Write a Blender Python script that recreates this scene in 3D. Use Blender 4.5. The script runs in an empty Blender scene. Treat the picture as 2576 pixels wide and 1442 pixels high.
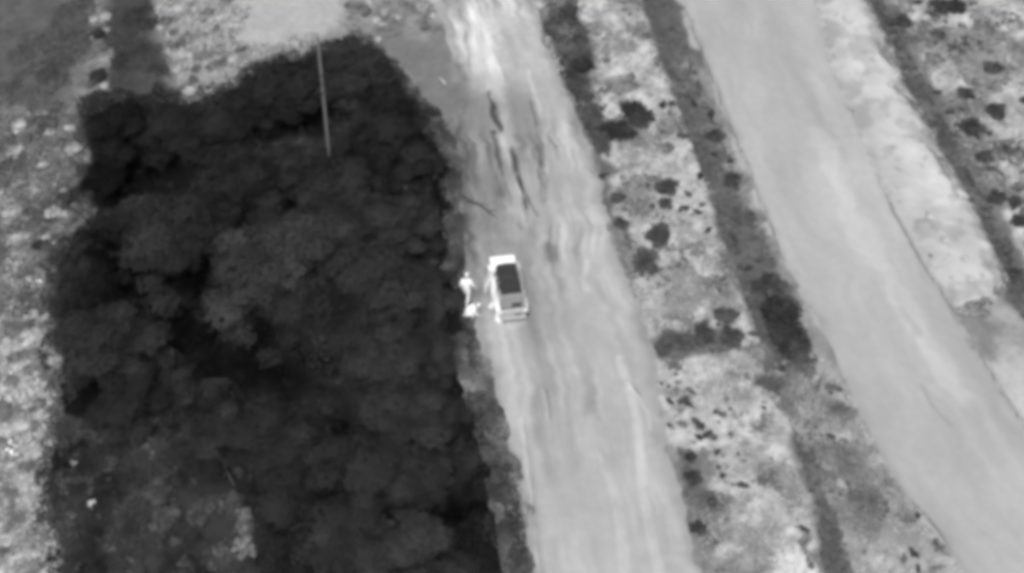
import bpy, bmesh, math, random
import numpy as np
from mathutils import Vector, Matrix, Euler

S = bpy.context.scene
C = S.collection
R = math.radians

# ------------------------------------------------------------------ camera
# picture coordinates used below are those of the photograph scaled to 2576 x 1442
PW, PH = 2576.0, 1442.0
FPX = 2800.0                      # focal length in those pixels
DEP = R(50.0)                     # camera looks down by this much
SLANT = 56.0                      # metres to the vehicle in the middle
CAMH = SLANT * math.sin(DEP)
cam_d = bpy.data.cameras.new('camera')
cam = bpy.data.objects.new('camera', cam_d)
C.objects.link(cam)
cam.location = (0, 0, CAMH)
cam.rotation_euler = (math.pi / 2 - DEP, 0, 0)
cam_d.sensor_width = 36.0
cam_d.lens = 36.0 * FPX / PW
cam_d.clip_end = 3000
S.camera = cam

# ------------------------------------------------------------------ sky, sun, exposure
SUN_EL, SUN_AZ = R(62), R(185)     # azimuth clockwise from +Y: light comes from behind the camera
w = bpy.data.worlds.new('World')
S.world = w
w.use_nodes = True
nt = w.node_tree
bg = nt.nodes['Background']
sky = nt.nodes.new('ShaderNodeTexSky')
sky.sky_type = 'NISHITA'
sky.sun_disc = False
sky.sun_elevation = SUN_EL
sky.sun_rotation = SUN_AZ
sky.dust_density = 4.0
grey = nt.nodes.new('ShaderNodeRGBToBW')       # the camera is monochrome: light carries no hue
nt.links.new(sky.outputs[0], grey.inputs[0])
nt.links.new(grey.outputs[0], bg.inputs[0])
bg.inputs[1].default_value = 0.13
sun_d = bpy.data.lights.new('sun', 'SUN')
sun_d.energy = 1.5
sun_d.angle = R(28)
sun_d.color = (1, 1, 1)
sun = bpy.data.objects.new('sun', sun_d)
C.objects.link(sun)
sv = Vector((math.sin(SUN_AZ) * math.cos(SUN_EL), math.cos(SUN_AZ) * math.cos(SUN_EL), math.sin(SUN_EL)))
sun.rotation_euler = (-sv).to_track_quat('-Z', 'Y').to_euler()
sun.location = sv * 60
S.view_settings.view_transform = 'Standard'
S.view_settings.look = 'None'
S.view_settings.gamma = 1
S.view_settings.use_curve_mapping = False
S.view_settings.exposure = 0.55
S.render.engine = 'CYCLES'
S.cycles.use_denoising = True
S.cycles.filter_width = 5.2        # a soft lens
S.cycles.max_bounces = 5
GAIN = 1.56                         # what a level sheet of albedo 1 shows, for choosing base colours

# ------------------------------------------------------------------ helpers
FWD = Vector((0, math.cos(DEP), -math.sin(DEP)))
UPV = Vector((0, math.sin(DEP), math.cos(DEP)))
def at(x, y, z=0.0):
    """point of the level z seen at picture position x, y"""
    d = FWD + Vector((1, 0, 0)) * ((x - PW / 2) / FPX) + UPV * ((PH / 2 - y) / FPX)
    t = (z - CAMH) / d.z
    return Vector((d.x * t, d.y * t, z))
def pxm(p):
    """picture pixels for one metre across at point p"""
    return FPX / (Vector(p) - Vector((0, 0, CAMH))).dot(FWD)
def lin(s):
    s = s / 255.0
    return s / 12.92 if s <= 0.04045 else ((s + 0.055) / 1.055) ** 2.4
def alb(s):
    return min(0.85, lin(s) / GAIN)

def hash2(ix, iy, seed):
    n = (ix * 374761393 + iy * 668265263 + seed * 974634777) & 0xffffffff
    n = ((n ^ (n >> 13)) * 1274126177) & 0xffffffff
    return ((n ^ (n >> 16)) & 0xffff) / 65535.0
def vnoise(x, y, seed=0):
    x = np.asarray(x, float); y = np.asarray(y, float)
    ix = np.floor(x).astype(np.int64); iy = np.floor(y).astype(np.int64)
    fx = x - ix; fy = y - iy
    fx = fx * fx * (3 - 2 * fx); fy = fy * fy * (3 - 2 * fy)
    a = hash2(ix, iy, seed); b = hash2(ix + 1, iy, seed)
    c = hash2(ix, iy + 1, seed); d = hash2(ix + 1, iy + 1, seed)
    return (a + (b - a) * fx) * (1 - fy) + (c + (d - c) * fx) * fy
def fbm(x, y, seed=0, o=4):
    t = 0; a = 0.5; f = 1.0; n = 0
    for k in range(o):
        t = t + a * vnoise(x * f + 17.3 * k, y * f - 9.1 * k, seed + k); n += a; a *= 0.5; f *= 2.03
    return t / n
def sstep(a, b, x):
    t = np.clip((x - a) / (b - a), 0, 1)
    return t * t * (3 - 2 * t)
def sdist(px, py, poly):
    """signed distance to polygon, positive inside"""
    d = np.full(px.shape, 1e9); ins = np.zeros(px.shape, bool)
    n = len(poly)
    for i in range(n):
        ax, ay = poly[i]; bx, by = poly[(i + 1) % n]
        ex, ey = bx - ax, by - ay
        t = np.clip(((px - ax) * ex + (py - ay) * ey) / (ex * ex + ey * ey + 1e-12), 0, 1)
        d = np.minimum(d, (px - ax - t * ex) ** 2 + (py - ay - t * ey) ** 2)
        if abs(ey) > 1e-9:
            ins ^= ((ay > py) != (by > py)) & (px < ex * (py - ay) / ey + ax)
    d = np.sqrt(d)
    return np.where(ins, d, -d)
def world_poly(pts):
    return [tuple(at(x, y)[:2]) for x, y in pts]

def tag(o, label=None, cat=None, group=None, kind=None):
    if label: o['label'] = label
    if cat: o['category'] = cat
    if group: o['group'] = group
    if kind: o['kind'] = kind
    return o
def link(name, me, parent=None, mat=None):
    o = bpy.data.objects.new(name, me)
    C.objects.link(o)
    if mat and me is not None and not me.materials: me.materials.append(mat)
    if parent: o.parent = parent
    return o
def empty(name, loc, rz=0.0):
    o = bpy.data.objects.new(name, None)
    C.objects.link(o)
    o.location = loc; o.rotation_euler = (0, 0, rz); o.empty_display_size = 0.2
    return o
def np_mesh(name, V, F, smooth=False, tone=None):
    """V (n,3), F (m,3|4) arrays to a mesh; tone = one grey value per vertex"""
    V = np.asarray(V, np.float32); F = np.asarray(F, np.int32)
    me = bpy.data.meshes.new(name)
    k = F.shape[1]
    me.vertices.add(len(V)); me.vertices.foreach_set('co', V.ravel())
    me.loops.add(F.size); me.loops.foreach_set('vertex_index', F.ravel())
    me.polygons.add(len(F))
    me.polygons.foreach_set('loop_start', np.arange(0, F.size, k, dtype=np.int32))
    if smooth: me.polygons.foreach_set('use_smooth', np.ones(len(F), bool))
    if tone is not None:
        a = me.attributes.new('tone', 'FLOAT', 'POINT')
        a.data.foreach_set('value', np.asarray(tone, np.float32))
    me.update(calc_edges=True)
    me.validate()
    return me

# ------------------------------------------------------------------ materials (all procedural, all grey)
def mat(name, val, rough=0.9, var=0.0, scale=4.0, bump=0.0, bscale=20.0, attr=False, spec=0.2, detail=4.0, obj_var=0.0):
    m = bpy.data.materials.new(name)
    m.use_nodes = True
    t = m.node_tree; n = t.nodes; l = t.links
    b = n['Principled BSDF']
    b.inputs['Roughness'].default_value = rough
    b.inputs['Specular IOR Level'].default_value = spec
    tc = n.new('ShaderNodeTexCoord')
    cur = None
    if attr:
        a = n.new('ShaderNodeAttribute'); a.attribute_name = 'tone'
        cur = a.outputs['Fac']
        if val != 1.0:
            mu = n.new('ShaderNodeMath'); mu.operation = 'MULTIPLY'; mu.inputs[1].default_value = val
            l.new(cur, mu.inputs[0]); cur = mu.outputs[0]
    else:
        v = n.new('ShaderNodeValue'); v.outputs[0].default_value = val
        cur = v.outputs[0]
    if var > 0:
        nz = n.new('ShaderNodeTexNoise'); nz.inputs['Scale'].default_value = scale; nz.inputs['Detail'].default_value = detail
        nz.inputs['Roughness'].default_value = 0.65
        l.new(tc.outputs['Object'], nz.inputs['Vector'])
        mr = n.new('ShaderNodeMapRange')
        mr.inputs['From Min'].default_value = 0.25; mr.inputs['From Max'].default_value = 0.75
        mr.inputs['To Min'].default_value = 1 - var; mr.inputs['To Max'].default_value = 1 + var
        l.new(nz.outputs['Fac'], mr.inputs['Value'])
        mu = n.new('ShaderNodeMath'); mu.operation = 'MULTIPLY'
        l.new(cur, mu.inputs[0]); l.new(mr.outputs[0], mu.inputs[1]); cur = mu.outputs[0]
    if obj_var > 0:
        oi = n.new('ShaderNodeObjectInfo')
        sc = n.new('ShaderNodeSeparateColor'); l.new(oi.outputs['Color'], sc.inputs[0])
        mu = n.new('ShaderNodeMath'); mu.operation = 'MULTIPLY'
        l.new(cur, mu.inputs[0]); l.new(sc.outputs[0], mu.inputs[1]); cur = mu.outputs[0]
        mr = n.new('ShaderNodeMapRange')
        mr.inputs['To Min'].default_value = 1 - obj_var; mr.inputs['To Max'].default_value = 1 + obj_var
        l.new(oi.outputs['Random'], mr.inputs['Value'])
        mu = n.new('ShaderNodeMath'); mu.operation = 'MULTIPLY'
        l.new(cur, mu.inputs[0]); l.new(mr.outputs[0], mu.inputs[1]); cur = mu.outputs[0]
    cc = n.new('ShaderNodeCombineColor')
    for i in range(3): l.new(cur, cc.inputs[i])
    l.new(cc.outputs[0], b.inputs['Base Color'])
    if bump > 0:
        nb = n.new('ShaderNodeTexNoise'); nb.inputs['Scale'].default_value = bscale; nb.inputs['Detail'].default_value = 5
        l.new(tc.outputs['Object'], nb.inputs['Vector'])
        bp = n.new('ShaderNodeBump'); bp.inputs['Strength'].default_value = 1.0; bp.inputs['Distance'].default_value = bump
        l.new(nb.outputs['Fac'], bp.inputs['Height']); l.new(bp.outputs[0], b.inputs['Normal'])
    return m

M = {}
M['ground'] = mat('ground_soil', 1.0, 0.95, 0.16, 3.0, 0.04, 9.0, attr=True, spec=0.1, detail=6)
M['road'] = mat('road_dirt', 1.0, 0.95, 0.06, 2.0, 0.02, 14.0, attr=True, spec=0.1)
M['leaf_dark'] = mat('leaf_dark', 1.0, 0.9, 0.0, attr=True, spec=0.05, obj_var=0.15)
M['leaf_pale'] = mat('leaf_pale', 1.0, 0.9, 0.0, attr=True, spec=0.1, obj_var=0.18)
M['grass'] = mat('grass_blades', 1.0, 0.9, 0.0, attr=True, spec=0.1)
M['bark'] = mat('bark', 0.07, 0.95, 0.3, 6.0, 0.02, 20.0)
M['pole_wood'] = mat('weathered_pole_wood', 0.17, 0.85, 0.2, 3.0, 0.004, 30.0)
M['ceramic'] = mat('insulator_ceramic', 0.06, 0.3)
M['iron'] = mat('galvanised_iron', 0.18, 0.5, 0.2, 10)
M['stone_pale'] = mat('pale_stone', 0.36, 0.9, 0.2, 3.0, 0.03, 6.0)
M['paint_white'] = mat('white_paint', 0.80, 0.45, 0.05, 3.0, spec=0.4)
M['paint_pale'] = mat('pale_grey_paint', 0.40, 0.55, 0.12, 4.0, spec=0.3)
M['canvas_dark'] = mat('dark_roof_canvas', 0.07, 0.85, 0.12, 5.0, 0.006, 12.0)
M['canvas_grey'] = mat('grey_rear_canvas', 0.26, 0.9, 0.15, 5.0, 0.006, 12.0)
M['rubber'] = mat('tyre_rubber', 0.035, 0.85)
M['steel'] = mat('steel_rim', 0.35, 0.45)
M['glass_dark'] = mat('dark_glass', 0.05, 0.12, spec=0.5)
M['lamp_pale'] = mat('pale_lamp_lens', 0.75, 0.25, spec=0.5)
M['seat'] = mat('seat_vinyl', 0.10, 0.6)
M['cloth_white'] = mat('pale_cloth', 0.84, 0.95, 0.06, 6.0)
M['cloth_trouser'] = mat('pale_trousers', 0.82, 0.95, 0.06, 6.0)
M['skin'] = mat('skin', 0.62, 0.7)
M['shoe'] = mat('shoe', 0.3, 0.8)
M['wood_pale'] = mat('bleached_wood', 0.5, 0.9, 0.2, 8.0)

# ------------------------------------------------------------------ lay of the land
MAIN_L = [(930, -420), (1010, -200), (1085, 0), (1125, 100), (1165, 230), (1150, 340), (1160, 440), (1168, 600), (1172, 700), (1200, 850), (1230, 960), (1268, 1090), (1305, 1230), (1335, 1442), (1375, 1750)]
MAIN_R = [(1215, -420), (1275, -200), (1335, 0), (1372, 100), (1428, 250), (1500, 390), (1528, 550), (1575, 690), (1632, 850), (1662, 1000), (1684, 1130), (1722, 1300), (1758, 1442), (1840, 1750)]
EAST_L = [(1575, -420), (1640, -200), (1712, 0), (1768, 150), (1828, 300), (1888, 450), (1948, 610), (2005, 730), (2062, 810), (2115, 930), (2170, 1060), (2230, 1180), (2300, 1275), (2430, 1442), (2660, 1750)]
EAST_R = [(1850, -420), (1950, -200), (2055, 0), (2075, 120), (2110, 230), (2160, 335), (2215, 445), (2290, 580), (2360, 705), (2425, 830), (2505, 950), (2590, 1090), (2700, 1260), (2830, 1442), (3080, 1750)]
BANK_L = [(1960, -200), (2058, 0), (2080, 120), (2114, 230), (2164, 335), (2219, 445), (2294, 580), (2364, 705), (2405, 775), (2440, 790)]
BANK_R = [(2080, -200), (2180, 0), (2235, 125), (2300, 265), (2385, 410), (2455, 530), (2505, 645), (2518, 715), (2505, 760), (2450, 795)]

MAIN_POLY = world_poly(MAIN_L + MAIN_R[::-1])
EAST_POLY = world_poly(EAST_L + EAST_R[::-1])
BANK_POLY = world_poly(BANK_L + BANK_R[::-1])
DITCH_W = world_poly([(1560, -200), (1615, 0), (1655, 130), (1715, 290), (1782, 480), (1835, 640), (1885, 780), (1930, 890), (1900, 960), (1985, 1010), (2000, 1130), (2045, 1280), (2075, 1442), (2120, 1700),
                      (2230, 1700), (2150, 1442), (2110, 1290), (2080, 1180), (2060, 1060), (2070, 960), (2060, 900), (1985, 740), (1930, 610), (1865, 450), (1800, 300), (1745, 150), (1690, 0), (1620, -200)])
DITCH_E = world_poly([(2080, -200), (2188, 0), (2240, 125), (2305, 265), (2390, 410), (2460, 530), (2512, 645), (2522, 740), (2576, 800), (2750, 960),
                      (2750, 880), (2600, 740), (2545, 600), (2480, 470), (2400, 330), (2330, 200), (2265, 80), (2225, 0), (2130, -200)])
GROVE = world_poly([(205, 300), (250, 255), (330, 240), (450, 275), (560, 245), (640, 185), (720, 150), (900, 120), (985, 180), (1045, 260), (1100, 330), (1145, 420), (1155, 520), (1150, 600), (1165, 700), (1170, 800), (1205, 870), (1215, 950), (1225, 1050), (1262, 1120), (1290, 1250), (1312, 1350), (1335, 1442), (1370, 1750),
                    (100, 1750), (150, 1442), (130, 1200), (150, 1000), (140, 800), (130, 620), (225, 560), (255, 480), (215, 420)])

CLEARING = world_poly([(100, 1080), (330, 1040), (480, 1130), (620, 1250), (700, 1420), (760, 1750), (60, 1750), (60, 1100)])
def terrain(x, y):
    """height of the lie of the land, numpy"""
    x = np.asarray(x, float); y = np.asarray(y, float)
    h = (fbm(x * 0.12, y * 0.12, 3, 3) - 0.5) * 0.35 + (fbm(x * 0.7, y * 0.7, 9, 3) - 0.5) * 0.10
    h = h - 0.38 * sstep(-0.5, 0.9, sdist(x, y, DITCH_W)) - 0.35 * sstep(-0.4, 0.8, sdist(x, y, DITCH_E))
    h = h + 0.26 * sstep(-0.1, 1.2, sdist(x, y, BANK_POLY)) * (0.7 + 0.6 * fbm(x * 0.8, y * 0.8, 21, 3))
    flat = sstep(-0.6, 0.8, np.maximum(sdist(x, y, MAIN_POLY), sdist(x, y, EAST_POLY)))
    h = h * (1 - flat) + flat * ((fbm(x * 0.12, y * 0.12, 3, 3) - 0.5) * 0.25)
    far = sstep(70, 160, np.hypot(x, y - 36))
    return h * (1 - far)
def hz(x, y):
    return float(terrain(np.array([x]), np.array([y]))[0])
def gp(x, y, dz=0.0):
    """ground point seen at picture position"""
    p = at(x, y)
    for _ in range(3):
        p = at(x, y, hz(p.x, p.y))
    return Vector((p.x, p.y, p.z + dz))

# zones of soil and low growth: outline in the picture, grey level there, feather (m), speckle strength
ZONES = [
    ([(-400, -300), (232, -300), (232, 0), (215, 150), (200, 290), (60, 270), (-400, 300)], 98, 2.2, 0.30),
    ([(-400, 300), (210, 285), (215, 420), (255, 480), (225, 560), (130, 620), (140, 800), (-400, 800)], 118, 1.6, 0.6),
    ([(-400, 700), (145, 640), (150, 1000), (130, 1200), (150, 1442), (120, 1800), (-400, 1800)], 172, 0.8, 0.7),
    ([(-100, 480), (90, 450), (130, 560), (80, 650), (-100, 660)], 160, 0.6, 0.4),
    ([(225, -300), (275, -300), (272, 120), (262, 280), (200, 300), (205, 200)], 120, 0.4, 0.8),
    ([(390, -300), (650, -300), (640, 0), (600, 120), (690, 110), (800, 70), (800, 110), (640, 190), (555, 255), (470, 265), (425, 180), (395, 60)], 158, 0.5, 0.55),
    ([(600, -300), (860, -300), (880, 0), (865, 60), (800, 95), (690, 120), (600, 120), (570, 60)], 184, 0.5, 0.10),
    ([(860, -300), (1000, -300), (1090, 0), (1130, 110), (1010, 130), (880, 80), (870, 0)], 138, 0.5, 0.5),
    ([(960, 110), (1110, 90), (1170, 230), (1160, 430), (1170, 610), (1170, 700), (1100, 700), (1100, 300)], 132, 0.4, 0.15),
    ([(262, -300), (392, -300), (392, 0), (402, 100), (435, 205), (560, 330), (330, 350), (275, 200)], 78, 0.9, 0.25),
    # strip between the two tracks
    ([(1270, -200), (1340, 0), (1372, 100), (1428, 250), (1500, 390), (1530, 560), (1575, 690), (1640, 860), (1665, 1000), (1684, 1130), (1760, 1442), (1840, 1750),
      (2120, 1750), (2072, 1442), (2030, 1280), (1985, 1130), (1960, 1000), (1920, 870), (1880, 770), (1830, 640), (1780, 480), (1712, 290), (1652, 130), (1612, 0), (1560, -200)], 188, 0.25, 0.62),
    ([(1300, -200), (1362, 0), (1385, 100), (1432, 240), (1500, 395), (1545, 370), (1500, 250), (1490, 130), (1440, 0), (1400, -200)], 96, 0.35, 0.25),
    ([(1500, 390), (1540, 400), (1575, 560), (1600, 700), (1575, 700), (1530, 560)], 112, 0.3, 0.4),
    ([(1640, 850), (1780, 800), (1870, 850), (1820, 890), (1660, 900)], 105, 0.3, 0.5),
    ([(1690, 1120), (1770, 1130), (1800, 1300), (1790, 1442), (1760, 1442), (1722, 1300)], 118, 0.4, 0.6),
    ([(1940, 1380), (2060, 1370), (2075, 1460), (1930, 1470)], 222, 0.3, 0.15),
    # western ditch and verge of the wide road
    ([(1570, -200), (1618, 0), (1660, 130), (1720, 290), (1787, 480), (1840, 640), (1888, 780), (1930, 890), (2060, 900), (1985, 740), (1940, 600), (1880, 450), (1820, 300), (1765, 150), (1708, 0), (1640, -200)], 108, 0.2, 0.16),
    ([(1700, 130), (1770, 170), (1840, 330), (1900, 480), (1950, 620), (1990, 720), (1960, 700), (1880, 500), (1820, 380), (1760, 260)], 142, 0.3, 0.5),
    ([(1850, 870), (2060, 890), (2140, 1000), (2230, 1180), (2310, 1290), (2440, 1450), (2680, 1760), (2200, 1760), (2140, 1442), (2060, 1150), (1900, 960)], 168, 0.4, 0.42),
    ([(1850, 950), (1930, 930), (2050, 950), (2075, 1040), (2085, 1180), (2115, 1290), (2150, 1442), (2230, 1720), (2120, 1720), (2068, 1442), (2040, 1280), (1998, 1130), (1975, 1010)], 112, 0.25, 0.16),
    ([(2180, 1280), (2290, 1300), (2300, 1350), (2200, 1360)], 150, 0.4, 0.2),
    # east of the wide road
    ([(2130, -300), (3200, -300), (3200, 900), (2700, 900), (2576, 780), (2530, 640), (2440, 470), (2330, 240), (2220, 0)], 180, 0.5, 0.60),
    ([(2090, -200), (2185, 0), (2240, 125), (2305, 265), (2390, 410), (2460, 530), (2512, 645), (2522, 740), (2576, 800), (2750, 960), (2750, 880), (2600, 740), (2560, 600), (2500, 470), (2412, 330), (2340, 200), (2275, 80), (2245, 0), (2140, -200)], 112, 0.3, 0.15),
    ([(2380, 250), (2480, 230), (2500, 400), (2560, 500), (2480, 520), (2420, 400)], 128, 0.5, 0.5),
    ([(2420, 770), (2500, 760), (2700, 840), (2900, 1200), (2700, 1300), (2560, 1050)], 172, 0.5, 0.28),
    ([(2415, 770), (2470, 785), (2520, 850), (2500, 900), (2460, 860)], 140, 0.3, 0.2),
    ([(2500, 910), (2576, 900), (2700, 1000), (2700, 1150), (2590, 1080)], 196, 0.4, 0.08),
    (EAST_L + EAST_R[::-1], 186, 0.1, 0.05),
    (BANK_L + [(x - 6, y) for x, y in BANK_R[::-1]], 196, 0.12, 0.15),
]
ZPOLY = [(world_poly(p), lin(s) / GAIN, f, sp) for p, s, f, sp in ZONES]
GROVE_TONE = 0.008  # dark grove soil, deepened to paint in the shade of the gaps

def soil_tone(x, y):
    wx = x + (fbm(x * 0.9, y * 0.9, 31, 4) - 0.5) * 1.3 + (fbm(x * 0.25, y * 0.25, 33, 2) - 0.5) * 0.5
    wy = y + (fbm(x * 0.9, y * 0.9, 47, 4) - 0.5) * 1.3 + (fbm(x * 0.25, y * 0.25, 49, 2) - 0.5) * 0.5
    tone = np.full(x.shape, lin(150) / GAIN); spk = np.full(x.shape, 0.35)
    for poly, a, f, sp in ZPOLY:
        k = sstep(-f, f, sdist(wx, wy, poly))
        tone = tone * (1 - k) + a * k; spk = spk * (1 - k) + sp * k
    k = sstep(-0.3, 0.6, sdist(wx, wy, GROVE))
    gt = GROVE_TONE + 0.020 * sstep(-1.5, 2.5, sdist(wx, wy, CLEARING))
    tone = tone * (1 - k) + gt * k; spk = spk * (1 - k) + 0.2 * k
    n = np.tanh((fbm(x * 1.1, y * 1.1, 61, 4) - 0.5) * 5) * 0.26
    n2 = fbm(x * 4.1, y * 4.1, 71, 2) - 0.5
    tone = tone * np.clip(1 + spk * (2.2 * n + 1.5 * n2), 0.25, 1.7) * (1 + 0.25 * (fbm(x * 0.3, y * 0.3, 81, 2) - 0.5))
    return tone

# ------------------------------------------------------------------ ground sheet (one, to the horizon)
def axis(a, b, step, far):
    core = np.arange(a, b + step * 0.5, step)
    out = [step * 2]
    while sum(out) < far: out.append(out[-1] * 1.35)
    o = np.cumsum(out)
    return np.concatenate([a - o[::-1], core, b + o])
gx = axis(-36, 38, 0.16, 900); gy = axis(14, 74, 0.16, 900)
X, Y = np.meshgrid(gx, gy)
xf, yf = X.ravel(), Y.ravel()
Z = terrain(xf, yf)
Z = Z - 0.32 * sstep(0.12, 0.6, np.maximum.reduce([sdist(xf, yf, MAIN_POLY), sdist(xf, yf, EAST_POLY), sdist(xf, yf, BANK_POLY)]))
T = soil_tone(xf, yf)
nx, ny = len(gx), len(gy)
idx = np.arange(nx * ny).reshape(ny, nx)
F = np.stack([idx[:-1, :-1].ravel(), idx[:-1, 1:].ravel(), idx[1:, 1:].ravel(), idx[1:, :-1].ravel()], 1)
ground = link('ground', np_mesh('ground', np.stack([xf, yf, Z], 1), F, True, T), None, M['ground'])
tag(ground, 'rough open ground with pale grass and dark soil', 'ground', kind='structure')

# ------------------------------------------------------------------ tracks: ribbons with ruts
def resample(pts, n):
    P = np.array([tuple(at(x, y)[:2]) for x, y in pts])
    for _ in range(2):       # round the corners
        Q = [P[0]]
        for i in range(len(P) - 1):
            Q += [P[i] * 0.75 + P[i + 1] * 0.25, P[i] * 0.25 + P[i + 1] * 0.75]
        P = np.array(Q + [P[-1]])
    d = np.concatenate([[0], np.cumsum(np.hypot(*np.diff(P, axis=0).T))])
    s = np.linspace(0, d[-1], n)
    return np.stack([np.interp(s, d, P[:, 0]), np.interp(s, d, P[:, 1])], 1), s
def ribbon(name, L, Rr, nu, nv, fn, edge=0.25, seed=5, fine=0.3):
    A, s = resample(L, nu); B, _ = resample(Rr, nu)
    across = (B - A); wd = np.hypot(across[:, 0], across[:, 1])[:, None]; un = across / wd
    A = A + un * ((fbm(s * 0.8, s * 0, seed, 3) - 0.5) * 2 * edge)[:, None]
    B = B + un * ((fbm(s * 0.8, s * 0 + 5, seed + 9, 3) - 0.5) * 2 * edge)[:, None]
    A = A + un * ((fbm(s * 3.1, s * 0, seed + 20, 3) - 0.5) * fine)[:, None]
    B = B + un * ((fbm(s * 3.1, s * 0 + 7, seed + 29, 3) - 0.5) * fine)[:, None]
    v = np.linspace(0, 1, nv)
    P = A[:, None, :] * (1 - v)[None, :, None] + B[:, None, :] * v[None, :, None]
    x = P[..., 0].ravel(); y = P[..., 1].ravel()
    uu = np.repeat(s, nv); vv = np.tile(v, nu); wm = np.repeat(wd[:, 0], nv)
    dz, tone = fn(x, y, uu, vv, wm)
    fade = np.minimum(1, np.minimum(vv, 1 - vv) * wm / 0.25)
    z = terrain(x, y) + 0.012 + dz * fade
    i = np.arange(nu * nv).reshape(nu, nv)
    f = np.stack([i[:-1, :-1].ravel(), i[1:, :-1].ravel(), i[1:, 1:].ravel(), i[:-1, 1:].ravel()], 1)
    V = np.stack([x, y, z], 1)
    a, b, c = V[f[0, 0]], V[f[0, 1]], V[f[0, 2]]
    if np.cross(b - a, c - a)[2] < 0: f = f[:, ::-1]
    return link(name, np_mesh(name, V, f, True, tone), None, M['road'])
def blob(x, y, px_, py_, rx, ry, rot=0.0, soft=0.5, seed=1, wob=0.5):
    """soft patch on the ground round a picture position, radii in metres"""
    c = at(px_, py_)
    dx = x - c.x; dy = y - c.y
    ca, sa = math.cos(rot), math.sin(rot)
    u = (dx * ca + dy * sa) / rx; v = (-dx * sa + dy * ca) / ry
    r = np.hypot(u, v) + (fbm(x * 1.8, y * 1.8, seed, 3) - 0.5) * wob
    return 1 - sstep(1 - soft, 1 + soft * 0.4, r)
def pline(x, y, pts, width, seed=1, wob=0.25):
    """how much a point lies on a drawn line (picture points), width in metres"""
    P = [at(a, b) for a, b in pts]
    d = np.full(x.shape, 1e9)
    wx = x + (fbm(x * 0.9, y * 0.9, seed, 3) - 0.5) * wob
    wy = y + (fbm(x * 0.9, y * 0.9, seed + 3, 3) - 0.5) * wob
    for p, q in zip(P[:-1], P[1:]):
        ex, ey = q.x - p.x, q.y - p.y
        t = np.clip(((wx - p.x) * ex + (wy - p.y) * ey) / (ex * ex + ey * ey), 0, 1)
        d = np.minimum(d, np.hypot(wx - p.x - t * ex, wy - p.y - t * ey))
    return 1 - sstep(width * 0.35, width, d)

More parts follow.
